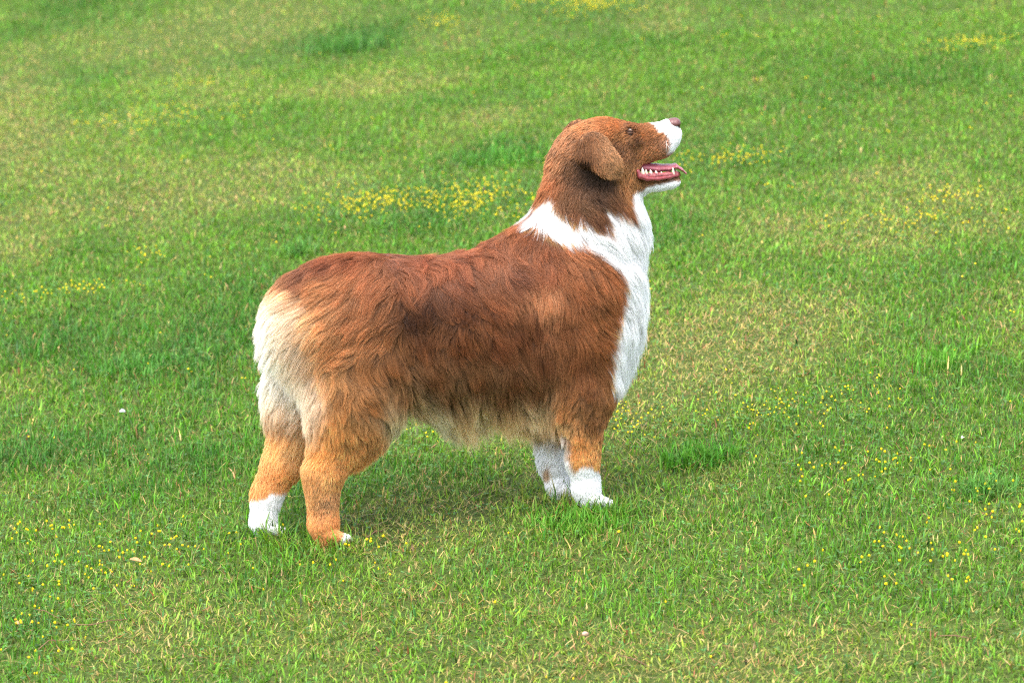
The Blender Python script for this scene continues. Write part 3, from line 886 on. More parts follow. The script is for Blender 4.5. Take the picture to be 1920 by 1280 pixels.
# ------------------------------------------------------------------ the dog
dog = bpy.data.objects.new('dog', None)
col.objects.link(dog)
dog.location = (0, 0, Z0)
dog.rotation_euler = (0, 0, YAW)
tag(dog, 'fluffy red-brown and white dog standing on the lawn with its mouth open', 'dog')
OFF = np.array([0, 0, Z0])

bleg = legs_of(bv)
bpx, bpy_ = lookup_px(bv, (bleg == 2) | (bleg == 4))
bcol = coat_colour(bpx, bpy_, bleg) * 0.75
inm = (poly_sd(bpx, bpy_, MOUTH) < 0) & (np.abs(bv[:, 1]) < 0.045)
bcol[inm] = np.array([0.24, 0.05, 0.055])
el = np.minimum(np.linalg.norm(bv - P(1182, 248, -0.043), axis=1), np.linalg.norm(bv - P(1182, 248, -0.043) * [1, -1, 1], axis=1))
bcol[el < 0.0105] = np.array([0.045, 0.022, 0.016])
body = mesh_from('body', bv - OFF, bq.ravel(), np.arange(len(bq)) * 4, np.full(len(bq), 4), M_SKIN, dog, bcol)

# ---- hair
EAR_C = lin([[128, 88, 58], [172, 132, 94], [112, 70, 44]])


def flow(q, leg, is_ear):
    px, py = lookup_px(q, (leg == 2) | (leg == 4))
    r = idw(px, py, LIE, LIE[:, 2:7], 3.0, 5)
    f = np.stack([r[:, 0], np.zeros(len(q)), -r[:, 1]], -1)
    ln, hh, wv = r[:, 2] / 1000, r[:, 3] / 1000, r[:, 4]
    if is_ear.any():
        t = np.clip((px[is_ear] - 1090) / 60, 0, 1)
        f[is_ear] = np.stack([0.25 + 0.45 * t, 0 * t, -(0.9 - 0.2 * t)], -1)
        ln[is_ear] = 0.015 - 0.006 * t; hh[is_ear] = 0.0032 - 0.0014 * t; wv[is_ear] = 0.9 - 0.5 * t
    f /= np.maximum(np.linalg.norm(f, axis=1, keepdims=True), 1e-6)
    return f, ln, hh, wv, px, py


tri = np.concatenate([bq[:, [0, 1, 2]], bq[:, [0, 2, 3]]])
ta = 0.5 * np.linalg.norm(np.cross(bv[tri[:, 1]] - bv[tri[:, 0]], bv[tri[:, 2]] - bv[tri[:, 0]]), axis=1)
tc_ = bv[tri].mean(1)
tpx, tpy = lookup_px(tc_, np.zeros(len(tc_), bool))
headish = smooth(1010, 1040, tpx) * smooth(420, 360, tpy)
short = np.maximum(headish, smooth(820, 860, tpy))
w_ = ta * (1 + 2.6 * short) * np.where(tc_[:, 1] > 0.03, 0.55, 1.0)
NCL = 62000
PER = 12
ch = rng.choice(len(tri), NCL, p=w_ / w_.sum())
r1, r2 = np.sqrt(rng.random(NCL)), rng.random(NCL)
root = bv[tri[ch, 0]] * (1 - r1)[:, None] + bv[tri[ch, 1]] * (r1 * (1 - r2))[:, None] + bv[tri[ch, 2]] * (r1 * r2)[:, None]
sh = short[ch]
leg = legs_of(root)
d_ear = np.minimum(group_d(root, 'ear_near'), group_d(root, 'ear_far'))
is_ear = (d_ear < 0.008) & (d_ear < np.minimum(group_d(root, 'head'), group_d(root, 'neck')) - 0.001)
nr = grid.grad(root)
f, ln, hh, wv, px, py = flow(root, leg, is_ear)
# bare skin: mouth, nose, eyes
keep = ~((poly_sd(px, py, MOUTH) < -1) & (np.abs(root[:, 1]) < 0.05))
nose_c = P(1264, 231, 0)
keep &= np.linalg.norm((root - nose_c) / [1, 1.3, 1], axis=1) > 0.0155
eye_c = P(1182, 248, -0.043)
keep &= np.minimum(np.linalg.norm(root - eye_c, axis=1), np.linalg.norm(root - eye_c * [1, -1, 1], axis=1)) > 0.0085
root, sh, leg, is_ear, nr = root[keep], sh[keep], leg[keep], is_ear[keep], nr[keep]
NCL = len(root)
f, ln, hh, wv, px, py = flow(root, leg, is_ear)
ln = ln * rng.uniform(0.72, 1.22, NCL)
ln = np.where((leg > 0) & (ln > 0.034) & (np.abs(root[:, 1]) < 0.03), 0.03, ln)
NS = 7
turn = (0.30 * noise3(root * 24) + 0.20 * noise3(root * 70 + 9)) * (1 - 0.5 * sh) + rng.normal(0, 0.11, NCL)
lockh = np.clip(0.80 + 0.50 * noise3(root * 40 + 3) + rng.normal(0, 0.20, NCL), 0.15, 2)
phase = 5.0 * noise3(root * 13 + 4) + rng.uniform(0, 0.7, NCL)
pos = root.copy(); guide = np.empty((NCL, NS, 3)); guide[:, 0] = pos
sides = np.empty((NCL, 3)); n_now = nr
for i in range(1, NS):
    t = i / (NS - 1)
    ff, *_ = flow(pos, leg, is_ear)
    n_now = grid.grad(pos)
    inw = np.einsum('ij,ij->i', ff, n_now)
    cut = np.where(inw < 0, inw, inw * np.where(short[0] >= 0, 0.55, 0))
    tg = ff - n_now * cut[:, None]
    ln_t = np.linalg.norm(tg, axis=1, keepdims=True)
    tg = tg / np.maximum(ln_t, 0.15)
    sd_ = np.cross(n_now, tg)
    a = turn + wv * 0.62 * np.sin(phase + t * 5.0)
    dr_ = tg * np.cos(a)[:, None] + sd_ * np.sin(a)[:, None]
    dr_ /= np.maximum(np.linalg.norm(dr_, axis=1, keepdims=True), 1e-6)
    step = (ln / (NS - 1))[:, None]
    # keep to the layer of hair: rise early, lie flat later
    want = hh * lockh * (1 - (1 - t) ** 1.6)
    have = grid.sample(pos)
    up = np.clip((want - have) / step[:, 0], -0.35, 0.9)
    free = np.clip(inw, 0, 1)                       # hanging fringe: let it go
    up = np.where(have > want, up * (1 - free), up)
    pos = pos + (dr_ + n_now * up[:, None]) * step + np.array([0, 0, -0.16]) * step * t * (1 - sh)[:, None]
    guide[:, i] = pos
# neighbouring tufts lean together into the larger wavy locks of the long coat
from mathutils import kdtree
longfur = (1 - sh) * np.where(is_ear, 0, 1)
NSUP = 4200
sup = rng.choice(NCL, NSUP, replace=False)
kd = kdtree.KDTree(NSUP)
for i_, ci in enumerate(sup):
    kd.insert(root[ci], i_)
kd.balance()
near_i = np.array([kd.find(r_)[1] for r_ in root])
sg_ = guide[sup[near_i]]
okk = (np.linalg.norm(root - root[sup[near_i]], axis=1) < 0.030) & (leg == leg[sup[near_i]])
wl_ = longfur * okk * np.clip(0.36 + 0.26 * wv, 0, 0.62)
lt = np.linspace(0, 1, NS) ** 1.3
guide = guide + (sg_ - guide) * wl_[:, None, None] * lt[None, :, None]
# strands of each lock
t1 = np.cross(nr, np.array([0.3, 0.9, 0.2])); t1 /= np.linalg.norm(t1, axis=1, keepdims=True)
t2 = np.cross(nr, t1)
Rcl = np.where(is_ear, 0.0026, 0.0054 - 0.0028 * sh)
rr = Rcl[:, None] * np.sqrt(rng.random((NCL, PER))); aa = rng.uniform(0, 6.28, (NCL, PER))
offv = t1[:, None] * (rr * np.cos(aa))[..., None] + t2[:, None] * (rr * np.sin(aa))[..., None]      # NCL, PER, 3
tt = np.linspace(0, 1, NS)
conv = (1 - 0.78 * tt ** 0.8)
scale = rng.uniform(0.70, 1.06, (NCL, PER))
# shorten a strand by walking part of the guide
u = np.clip(tt[None, None] * scale[..., None] * (NS - 1), 0, NS - 1.001)
iu = u.astype(int); fu = u - iu
gi = np.arange(NCL)[:, None, None]
strands = guide[gi, iu] * (1 - fu)[..., None] + guide[gi, iu + 1] * fu[..., None]
strands = strands + offv[:, :, None] * conv[None, None, :, None]
fr = rng.normal(0, 1, (NCL, PER, 1, 3)) * (ln[:, None, None, None] * 0.032) * (tt ** 1.5)[None, None, :, None]
strands = strands + fr
strands = strands.reshape(-1, NS, 3)
own = np.repeat(np.arange(NCL), PER)
# colour by where the hair shows
mid = guide[:, 4]
mpx, mpy = lookup_px(mid, (leg == 2) | (leg == 4))
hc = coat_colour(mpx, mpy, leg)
NK = (2, 4, 6)
hpt = []
for i in NK:
    ax_, ay_ = lookup_px(guide[:, i], (leg == 2) | (leg == 4))
    hpt.append(coat_colour(ax_, ay_, leg))
wpt = np.where(leg == 0, 0.30 + 0.6 * smooth(700, 740, mpy), 0.35)
wpt = np.where(is_ear, 0, wpt)
vary_pt = np.empty((NCL, NS, 3))
for i in range(NS):
    j = min(max(i - 2, 0), 4) / 2.0; j0 = min(int(j), 1); fj = j - j0
    vary_pt[:, i] = (hpt[j0] * (1 - fj) + hpt[j0 + 1] * fj) / np.maximum(hc, 0.004)
vary_pt = 1 + (np.clip(vary_pt, 0.2, 6) - 1) * wpt[:, None, None]
if is_ear.any():
    k = rng.random(is_ear.sum())
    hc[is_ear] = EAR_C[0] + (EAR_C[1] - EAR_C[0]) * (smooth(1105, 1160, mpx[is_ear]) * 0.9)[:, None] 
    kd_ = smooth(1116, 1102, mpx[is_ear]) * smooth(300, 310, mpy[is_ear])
    hc[is_ear] = hc[is_ear] + (np.array([0.030, 0.013, 0.007]) - hc[is_ear]) * (0.9 * kd_)[:, None]  # shade of the ear hollow painted into the hair colour, no hollow modelled
lum = hc.mean(1)
pale = smooth(0.25, 0.6, lum)
GAIN = 1.48
jit = 1 + rng.normal(0, 0.17, NCL) * (1 - 0.72 * pale)
lockshade = 1 + 0.27 * noise3(root * 60 + 21) * (1 - 0.8 * pale)
supshade = 1 + (rng.normal(0, 0.07, NSUP)[near_i]) * longfur * (1 - 0.75 * pale)
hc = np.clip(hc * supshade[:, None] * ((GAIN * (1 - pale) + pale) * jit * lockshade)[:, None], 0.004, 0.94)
sc_ = hc[own] * (1 + rng.normal(0, 0.12, len(own)) * (1 - 0.7 * pale[own]))[:, None]
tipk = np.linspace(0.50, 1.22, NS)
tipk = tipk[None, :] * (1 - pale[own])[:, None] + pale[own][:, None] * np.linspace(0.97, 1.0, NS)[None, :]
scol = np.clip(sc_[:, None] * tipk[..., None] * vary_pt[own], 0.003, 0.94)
rad0 = np.where(sh > 0.5, 0.00018, 0.00025) * np.where(is_ear, 0.9, 1.0)
srad = rad0[own][:, None] * np.linspace(1.0, 0.22, NS)[None, :]
# sort into named coats
opx, opy = px[own], py[own]
reg = np.full(len(own), 0)
lg = leg[own]
white_r = poly_sd(mpx, mpy, RUFF)[own] < 0
reg[(poly_sd(mpx, mpy, PANTS)[own] < 8)] = 3
reg[(opx > 1005) & (opy < 440)] = 1
reg[white_r] = 2
reg[(opx > 1030) & (opy < 372) & ~white_r] = 4
low = np.where(lg == 1, opy > 810, np.where(lg == 2, opy > 785, np.where(lg == 3, opy > 735, opy > 790)))
reg[(lg > 0) & low] = 5 + lg[(lg > 0) & low]
ee = is_ear[own]
vv = root[own][:, 1]
reg[ee & (vv < 0)] = 10
reg[ee & (vv > 0)] = 11
NAMES = {0: ('coat', 'long wavy chestnut coat on back and flanks'), 1: ('neck_mane', 'dark brown mane round the neck'), 2: ('chest_ruff', 'white collar and chest ruff'),
         3: ('rump_feathering', 'cream feathering on the hind quarters'), 4: ('head_fur', 'short russet fur on the head'),
         6: ('leg_fur', 'tan fur of the nearer hind leg'), 7: ('leg_fur', 'tan hind leg fur ending in a white sock'), 8: ('leg_fur', 'brown foreleg fur above a white foot'), 9: ('leg_fur', 'mostly white foreleg fur'),
         10: ('ear_fur', None), 11: ('ear_fur', None)}
for r_, (nm, lb) in NAMES.items():
    k = reg == r_
    if not k.any(): continue
    hcv = bpy.data.hair_curves.new(nm)
    nk = int(k.sum())
    hcv.add_curves([NS] * nk)
    hcv.attributes['position'].data.foreach_set('vector', (strands[k] - OFF).astype(np.float32).ravel())
    ra = hcv.attributes.get('radius') or hcv.attributes.new('radius', 'FLOAT', 'POINT')
    ra.data.foreach_set('value', srad[k].astype(np.float32).ravel())
    ca = hcv.attributes.new('col', 'FLOAT_COLOR', 'POINT')
    cc = np.ones((nk, NS, 4), np.float32); cc[..., :3] = scol[k]
    ca.data.foreach_set('color', cc.ravel())
    hcv.materials.append(M_FUR)
    ho = bpy.data.objects.new(nm, hcv)
    col.objects.link(ho)
    ho.parent = body
    if lb: ho['label'] = lb


# ------------------------------------------------------------------ face: nose, eyes, mouth
def small_sdf(name, prims, subs, h, m, parent):
    lo = np.min([np.minimum(p[0] - p[1] * 1.8, p[2] - p[3] * 1.8) for p in prims], 0) - 0.006
    hi = np.max([np.maximum(p[0] + p[1] * 1.8, p[2] + p[3] * 1.8) for p in prims], 0) + 0.006
    g = Grid(lo, hi, h); g.d[:] = 0.02
    for p in prims: g.add(p, 0.012)
    for p in subs: g.add(p, 0.006, True)
    v, q = g.mesh()
    nn = np.cross(v[q[:, 1]] - v[q[:, 0]], v[q[:, 2]] - v[q[:, 0]])
    if np.mean(np.einsum('ij,ij->i', nn, g.grad(v[q].mean(1)))) < 0: q = q[:, ::-1]
    return mesh_from(name, v - OFF, q.ravel(), np.arange(len(q)) * 4, np.full(len(q), 4), m, parent)


small_sdf('nose', [C(1260, 232, 10.5, 0, 1266, 231, 10, 0, 1.45, 0.003), C(1266, 232, 9, 0, 1267, 239, 7, 0, 1.5, 0.003)],
          [C(1259, 241, 2.4, -.0155, 1271, 237, 3.4, -.0105, 1.0, 0.0012), C(1259, 241, 2.4, .0155, 1271, 237, 3.4, .0105, 1.0, 0.0012), C(1277, 231, 1.3, 0, 1276, 248, 1.3, 0, 1.0, 0.001)], 0.0010, M_NOSE, dog)


def uv_ball(c, r, nu=24, nv=14, stretch=(1, 1, 1)):
    v, fcs = [], []
    for i in range(nv + 1):
        th = math.pi * i / nv
        for j in range(nu):
            ph = 2 * math.pi * j / nu
            v.append(c + r * np.array(stretch) * [math.sin(th) * math.cos(ph), math.sin(th) * math.sin(ph), math.cos(th)])
    for i in range(nv):
        for j in range(nu):
            fcs.append((i * nu + j, (i + 1) * nu + j, (i + 1) * nu + (j + 1) % nu, i * nu + (j + 1) % nu))
    return np.array(v), fcs


for sg in (-1, 1):
    e_ = eye_c * [1, -sg, 1] + [-0.001, 0.0042 * -sg, 0.0005]
    v, fcs = uv_ball(e_, 0.0078)
    eye = polys('eye', v - OFF, fcs, M_EYE, dog)
    look = np.array([0.62, 0.62 * sg, 0.22]); look /= np.linalg.norm(look)
    for nm, rr_, ht, m in (('iris', 0.0046, 0.0085, M_IRIS), ('pupil', 0.0022, 0.0094, M_PUPIL)):
        b1 = np.cross(look, [0, 0, 1.0]); b1 /= np.linalg.norm(b1); b2_ = np.cross(b1, look)
        vv_ = [e_ + look * (0.0080 if nm == 'iris' else 0.0083)]
        fc2 = []
        for ring, (kr, kh) in enumerate(((0.5, 0.98), (1.0, 0.86))):
            for j in range(16):
                a = 2 * math.pi * j / 16
                vv_.append(e_ + look * (0.0080 * kh if nm == 'iris' else 0.0083 * (0.995 if ring == 0 else 0.965)) + (b1 * math.cos(a) + b2_ * math.sin(a)) * rr_ * kr)
        for j in range(16):
            fc2.append((0, 1 + j, 1 + (j + 1) % 16)); fc2.append((1 + j, 17 + j, 17 + (j + 1) % 16, 1 + (j + 1) % 16))
        polys(nm, np.array(vv_) - OFF, fc2, m, eye)
    # lids: a rim above and below, slightly open
    for up_ in (1, -1):
        pr = []
        w0 = np.array([0.011, 0, 0.001 * up_])
        pts = [e_ + np.array([-0.0065, sg * 0.0052, 0.0010 + 0.0010 * up_]), e_ + np.array([-0.002, sg * 0.0078, 0.0026 * up_ + 0.0004]), e_ + np.array([0.003, sg * 0.0074, 0.0021 * up_]), e_ + np.array([0.0078, sg * 0.0042, -0.0016 + 0.0008 * up_])]
        for a, b_ in zip(pts[:-1], pts[1:]): pr.append((a, 0.0019, b_, 0.0019, 1.0, 0.0015))
        small_sdf('eyelid', pr, [], 0.0011, mat_plain('eyelid_skin', (0.085, 0.038, 0.022), 0.6, 0.2), dog)

small_sdf('tongue', [C(1200, 312, 8.5, 0, 1232, 315, 7.5, 0, 2.3, 0.004), C(1230, 315, 7.5, 0, 1254, 314, 6.2, 0, 2.6, 0.004), C(1252, 314.5, 5.5, 0, 1266, 311, 4.2, 0, 3.4, 0.003),
                     C(1266, 311, 4.0, 0, 1277, 317, 2.8, 0, 4.2, 0.003),
                     C(1277, 317, 2.6, 0, 1286, 325, 1.8, 0, 4.6, 0.002)],
          [C(1215, 304.5, 2.2, 0, 1262, 303, 2.0, 0, 1.0, 0.003)], 0.0014, M_TONGUE, dog)
gum_pr = []
lip_pr = []
for sg in (-1, 1):
    gp = [(1200, 330, 6.5, .034), (1225, 330, 6.0, .030), (1252, 328, 5.5, .022), (1267, 327, 5.2, .011), (1270, 327, 5, .0)]
    for a, b_ in zip(gp[:-1], gp[1:]):
        gum_pr.append(C(a[0], a[1], a[2], sg * a[3], b_[0], b_[1], b_[2], sg * b_[3], 1.0, 0.004))
    lp = [(1196, 321, 3.5, .040), (1200, 331, 4.5, .041), (1214, 335.5, 4.2, .039), (1234, 335.5, 3.8, .034), (1256, 332, 3.4, .026), (1269, 329, 3.2, .014), (1273, 328, 3.0, .0)]
    for a, b_ in zip(lp[:-1], lp[1:]):
        lip_pr.append(C(a[0], a[1], a[2], sg * a[3], b_[0], b_[1], b_[2], sg * b_[3], 1.0, 0.003))
small_sdf('gum', gum_pr, [], 0.0016, M_GUM, dog)
small_sdf('lower_lip', lip_pr, [], 0.0016, M_LIP, dog)
for sg in (-1, 1):
    for x, y, w, h_, o in ((1199, 325, 5, 7, .036), (1206, 325, 7.5, 13, .0355), (1212.5, 325, 5.5, 9.5, .0345), (1221, 325, 7, 8.5, .032), (1231, 325, 6, 6.5, .030), (1241, 325, 4.5, 4, .027), (1263, 324, 5.5, 13, .019), (1270, 324, 3.5, 7, .011)):
        b0 = P(x, y, -o) * [1, -sg, 1] if sg > 0 else P(x, y, -o)
        if sg > 0: b0 = P(x, y, -o) * [1, -1, 1]
        w *= PX * 0.95; h_ *= PX * 0.82
        v = []
        for k_, (f_, hh_) in enumerate(((1, -0.3), (1.0, 0.15), (0.7, 0.6), (0.12, 1.0))):
            for j in range(8):
                a = 2 * math.pi * j / 8
                v.append(b0 + [w * 0.5 * f_ * math.cos(a) - 0.0006 * k_, w * 0.42 * f_ * math.sin(a), h_ * hh_])
        fcs = [(k_ * 8 + j, k_ * 8 + (j + 1) % 8, k_ * 8 + 8 + (j + 1) % 8, k_ * 8 + 8 + j) for k_ in range(3) for j in range(8)] + [tuple(range(24, 32))]
        polys('tooth', np.array(v) - OFF, fcs, M_TOOTH, dog)


def tube_mesh(pts, radii, ns=6):
    pts = np.array(pts, float); v, fcs = [], []
    for i, p in enumerate(pts):
        tg = pts[min(i + 1, len(pts) - 1)] - pts[max(i - 1, 0)]; tg /= np.linalg.norm(tg)
        s = np.cross(tg, [0.13, 0.2, 0.97]); s /= np.linalg.norm(s); u_ = np.cross(s, tg)
        for j in range(ns):
            a = 2 * math.pi * j / ns
            v.append(p + (s * math.cos(a) + u_ * math.sin(a)) * radii[i])
    for i in range(len(pts) - 1):
        for j in range(ns):
            fcs.append((i * ns + j, i * ns + (j + 1) % ns, (i + 1) * ns + (j + 1) % ns, (i + 1) * ns + j))
    fcs.append(tuple(range(ns))[::-1]); fcs.append(tuple((len(pts) - 1) * ns + j for j in range(ns)))
    return v, fcs


for sg in (-1, 1):
    for pth in (((1249, 264), (1249.5, 276), (1249, 289)), ((1250, 270), (1254, 276), (1258, 283))):
        pts = [P(x, y, -.031 - 0.004 * i) for i, (x, y) in enumerate(pth)]
        if sg > 0: pts = [p * [1, -1, 1] for p in pts]
        v, fcs = tube_mesh(pts, [0.00028, 0.00024, 0.0001], 4)
        polys('whisker', np.array(v) - OFF, fcs, M_WHISKER, dog)
for tx, ty, off, fx_, fy_ in ((618, 1002, -.070, 32, 9), (506, 990, .055, 28, 8), (1112, 934, -.056, 30, 11), (1058, 922, .050, 26, 8)):
    for j, dv in enumerate((-0.021, -0.0075, 0.0075, 0.021)):
        e_ = 1.0 if j in (1, 2) else 0.80
        a = P(tx + fx_ * e_ + 6, ty + fy_ * e_ - 1, off + dv); b_ = a + [0.011, dv * 0.1, -0.008]
        v, fcs = tube_mesh([a, (a + b_) / 2 + [0, 0, 0.001], b_], [0.0032, 0.0025, 0.0006], 6)
        polys('claw', np.array(v) - OFF, fcs, M_CLAW, dog)

# ------------------------------------------------------------------ flowers in the lawn
def flower_geo():
    """a globe of small florets on a bent stalk; z = 0 at the ground"""
    v, fcs, mi = [], [], []
    hgt = 0.026
    tv, tf = tube_mesh([(0, 0, 0), (0.001, 0.001, hgt * 0.5), (0.003, 0.001, hgt)], [0.0005, 0.0005, 0.0005], 3)
    v += [np.array(p) for p in tv]; fcs += tf; mi += [1] * len(tf)
    c = np.array([0.003, 0.001, hgt + 0.0012])
    R = random.Random(3)
    for k in range(22):
        z = 1 - 2 * (k + 0.5) / 22; a = k * 2.4
        d = np.array([math.sqrt(1 - z * z) * math.cos(a), math.sqrt(1 - z * z) * math.sin(a), z])
        s = np.cross(d, [0.2, 0.3, 0.9]); s /= np.linalg.norm(s); t = np.cross(d, s)
        p = c + d * 0.0023; w = 0.0011
        i0 = len(v)
        v += [c + d * 0.0006, p - s * w, p + t * w * 0.9, p + s * w, p - t * w * 0.9, c + d * (0.0030 + 0.0004 * R.random())]
        for q_ in ((1, 2, 5), (2, 3, 5), (3, 4, 5), (4, 1, 5), (0, 2, 1), (0, 3, 2), (0, 4, 3), (0, 1, 4)):
            fcs.append(tuple(i0 + x for x in q_)); mi.append(0)
    return np.array(v), fcs, mi


fv, ff_, fm = flower_geo()
proto = polys('medick_flower', fv, ff_, [M_PETAL, M_STALK], None, shade=False)
proto.data.polygons.foreach_set('material_index', np.array(fm, np.int32)); proto.data.update()
# where they stand
cand = []
for cx, cy, rx, ry, w in BLOOM:
    k = int(150 * w * min(1.6, (rx * ry / 0.12) ** 0.35))
    cand.append(np.stack([rng.normal(cx, rx * 0.55, k), rng.normal(cy, ry * 0.55, k)], -1))
xs, ys = scatter(260, -1.2, 6.0, 0.3)
cand.append(np.stack([xs, ys], -1))
cand = np.concatenate(cand)
# little bunches
cand = np.concatenate([cand, cand[rng.random(len(cand)) < 0.35] + rng.normal(0, 0.012, (int(0), 2))]) if False else cand
bun = cand[rng.random(len(cand)) < 0.30]
cand = np.concatenate([cand, bun + rng.normal(0, 0.013, bun.shape)])
cpx, cpy = gproj(cand[:, 0], cand[:, 1])
inview = (cpx > -60) & (cpx < 1980) & (cpy > 0) & (cpy < 1300)
cand = cand[inview]
dcam = np.linalg.norm(np.stack([cand[:, 0], cand[:, 1]], -1) - CAM[:2], axis=1)
order = np.argsort(dcam)
# the paws' places stay free
pw = [(P(x, y, o)[0] * F + P(x, y, o)[1] * L)[:2] for x, y, o in PAWS]
free = [i for i in order if min(np.hypot(*(cand[i] - p)) for p in pw) > 0.05]
near, rest = free[:300], free[300:]
GR = 'small yellow medick flowers in the lawn'
for i_, ci in enumerate(near):
    o = proto if i_ == 0 else proto.copy()
    if i_: col.objects.link(o)
    x, y = cand[ci]
    o.location = (x, y, float(ground_z(x, y)) - 0.001)
    o.rotation_euler = (random.uniform(-.3, .3), random.uniform(-.3, .3), random.uniform(0, 6.28))
    s = random.triangular(0.4, 1.15, 0.7); o.scale = (s, s, random.uniform(0.8, 1.1))
    tag(o, 'tiny round yellow flower head on a thin stalk in the nearer grass', 'flower', GR)
# the others, past three hundred, as one growth
head_faces = [f_ for f_, m_ in zip(ff_, fm)]
VV, FF, MM = [], [], []
b0 = 0
simple = [(0, 0, 1.0), (1, 0, 0), (0, 1, 0), (-1, 0, 0), (0, -1, 0), (0, 0, -1.0)]
sf = [(0, 1, 2), (0, 2, 3), (0, 3, 4), (0, 4, 1), (5, 2, 1), (5, 3, 2), (5, 4, 3), (5, 1, 4)]
for ci in rest:
    x, y = cand[ci]; s = random.uniform(0.0015, 0.0034); z = float(ground_z(x, y)) + random.uniform(0.018, 0.032)
    a = random.uniform(0, 6.28)
    for p in simple:
        VV.append((x + s * (p[0] * math.cos(a) - p[1] * math.sin(a)), y + s * (p[0] * math.sin(a) + p[1] * math.cos(a)), z + s * 0.9 * p[2]))
    FF += [tuple(b0 + q_ for q_ in f_) for f_ in sf]
    b0 += 6
ms = polys('distant_flowers', np.array(VV), FF, M_PETAL, None, shade=False)
tag(ms, 'yellow medick blossom spread through the farther lawn', None, None, 'stuff')


# ------------------------------------------------------------------ tufts of taller grass
def tuft(px_, py_, rx, n, hgt, tone, label):
    gx_, gy_ = G(px_, py_); gx_, gy_ = float(gx_), float(gy_)
    g2, _ = G(px_ + rx, py_); R = abs(float(g2) - gx_)
    a = rng.uniform(0, 6.28, n); r = R * rng.random(n) ** 0.75
    x, y = gx_ + r * np.cos(a), gy_ + r * np.sin(a) * 0.8
    c = vary(np.array(tone) * [1.15, 1.2, 0.6], 0.25, n)
    v, cc = blade_arrays(x, y, ground_z(x, y) - 0.002, hgt * rng.uniform(0.6, 1.15, n), rng.uniform(0.0018, 0.0042, n), rng.uniform(0, 6.28, n), np.abs(rng.normal(0.35, 0.25, n)), np.abs(rng.normal(0.45, 0.35, n)), c, c * 1.15)
    zz = float(ground_z(np.array(gx_), np.array(gy_)))
    o = blade_mesh('grass_tuft', [(v - np.array([gx_, gy_, zz], np.float32), cc)])
    o.location = (gx_, gy_, zz)
    tag(o, label, 'grass tuft', 'tufts of taller grass')


tuft(650, 92, 100, 420, 0.075, (0.05, 0.14, 0.035), 'wide dark blue-green tuft near the top edge above the dog\'s back')
tuft(945, 300, 85, 300, 0.055, (0.055, 0.17, 0.03), 'dark green tuft just behind the dog\'s neck')
tuft(1310, 868, 75, 380, 0.055, (0.06, 0.18, 0.024), 'bright green upright tuft in front of the dog\'s forelegs')
tuft(1090, 985, 110, 520, 0.045, (0.075, 0.20, 0.03), 'fresh green tuft growing round the front paws')
tuft(560, 480, 45, 120, 0.06, (0.075, 0.17, 0.06), 'pale blue-green broad-bladed tuft behind the rump')
tuft(1840, 925, 70, 260, 0.05, (0.07, 0.17, 0.05), 'grey-green tuft at the edge of the lawn on the dog\'s facing side')
tuft(1760, 690, 60, 200, 0.05, (0.075, 0.20, 0.03), 'small light tuft beyond the muzzle\'s side on the open lawn')
tuft(255, 690, 90, 320, 0.045, (0.055, 0.16, 0.04), 'broad green tuft behind the dog\'s white rump')


# ------------------------------------------------------------------ bits lying on the grass
def gpoint(px_, py_, up_=0.02):
    x, y = G(px_, py_)
    # lift above the ground along the sight line is negligible at this size
    return np.array([float(x), float(y), float(ground_z(x, y)) + up_])


def twig(path, r, label, m=M_TWIG):
    pts = [gpoint(x, y + 14, 0.018 + 0.004 * math.sin(i * 1.7)) for i, (x, y) in enumerate(path)]
    c = pts[0] * 1.0
    v, fcs = tube_mesh(pts, [r * (1 - 0.4 * i / len(pts)) for i in range(len(pts))], 5)
    o = polys('dry_stem', np.array(v) - c, fcs, m, None)
    o.location = c
    tag(o, label, 'stem', 'dry stems lying on the grass')


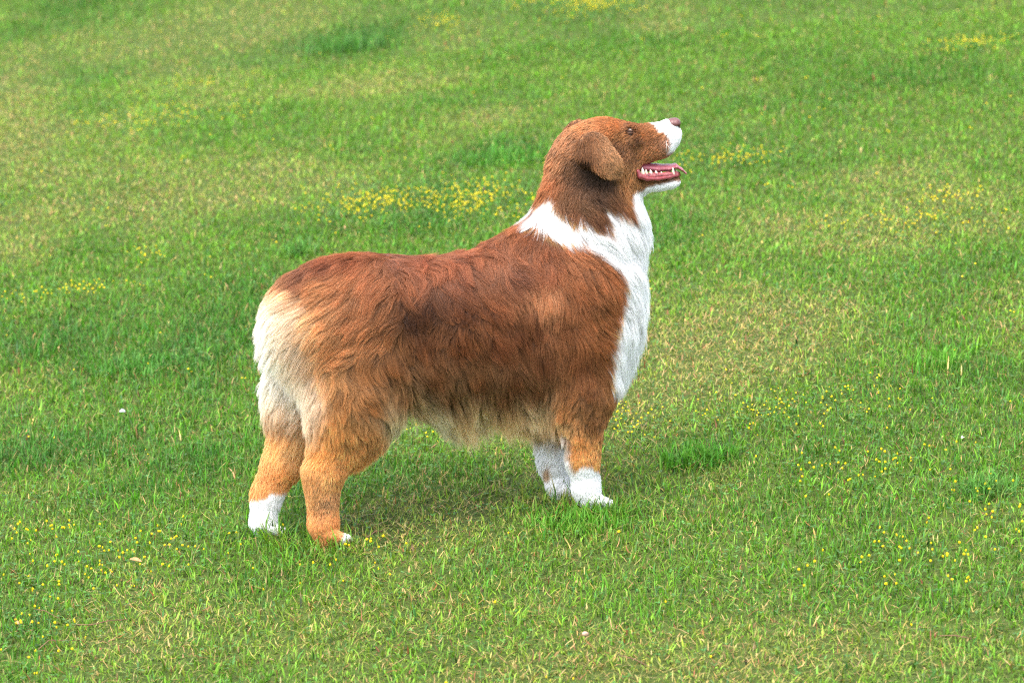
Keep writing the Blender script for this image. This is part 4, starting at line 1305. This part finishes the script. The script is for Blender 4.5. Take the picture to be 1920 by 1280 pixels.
twig([(136, 1174), (172, 1178), (205, 1165), (240, 1160)], 0.0012, 'long thin reddish stem lying between flowers near the lower corner')
twig([(72, 1222), (92, 1208), (115, 1203), (150, 1200)], 0.0010, 'short curved reddish-brown stem closest to the lower corner')
twig([(64, 1144), (85, 1151), (112, 1161)], 0.0009, 'pinkish thin stem above the long reddish one')
twig([(690, 1008), (705, 1000), (718, 996)], 0.0012, 'small brown twig beside the hind paw')
twig([(1760, 1190), (1790, 1193), (1822, 1194)], 0.0012, 'dull purple-brown stem under the flowers on the facing side')
twig([(1160, 1228), (1190, 1240), (1220, 1250)], 0.0011, 'dark thin stem near the pale stone')

v, fcs = uv_ball(np.zeros(3), 0.0062, 14, 9, (1, 0.8, 0.8))
v = v * (1 + 0.16 * noise3(v * 160 + 5))[:, None]
st = polys('stone', v, fcs, M_STONE, None)
st.location = gpoint(1097, 1206, 0.020)
tag(st, 'small pale round stone lying on the grass in front', 'stone')


def leaf(px_, py_, ln_, wd, yaw, m, label, grp=None):
    vs, fc = [], []
    N = 6
    for i in range(N + 1):
        t = i / N; w = wd * math.sin(math.pi * (0.06 + 0.9 * t)) ** 0.8
        z = 0.004 * math.sin(t * 3.0)
        for s in (-1, 0, 1):
            vs.append((ln_ * (t - .5), s * w / 2, z + (0.0016 if s else 0)))
    for i in range(N):
        for j in range(2):
            fc.append((i * 3 + j, i * 3 + 3 + j, i * 3 + 4 + j, i * 3 + 1 + j))
    o = polys('fallen_leaf', np.array(vs), fc, m, None)
    o.location = gpoint(px_, py_ + 12, 0.022)
    o.rotation_euler = (0.5, 0.15, yaw)
    tag(o, label, 'leaf', 'leaves and scraps fallen on the lawn')


leaf(255, 1058, 0.026, 0.009, -0.2, M_DRYLEAF, 'curled orange-brown leaf among flowers in front of the hind paws')
leaf(34, 1178, 0.016, 0.007, -1.0, M_DRYLEAF, 'tiny rusty leaf at the lawn\'s lower corner by reddish stems')
M_WHITE = mat_plain('white_scrap', (0.42, 0.42, 0.46), 0.6, 0.3)
leaf(230, 772, 0.017, 0.011, 0.7, M_WHITE, 'small white petal lying behind the dog\'s rump')
leaf(1803, 830, 0.020, 0.007, 1.2, mat_plain('pale_leaf', (0.5, 0.5, 0.36), 0.6, 0.3), 'pale dry leaf standing in the grey-green grass')
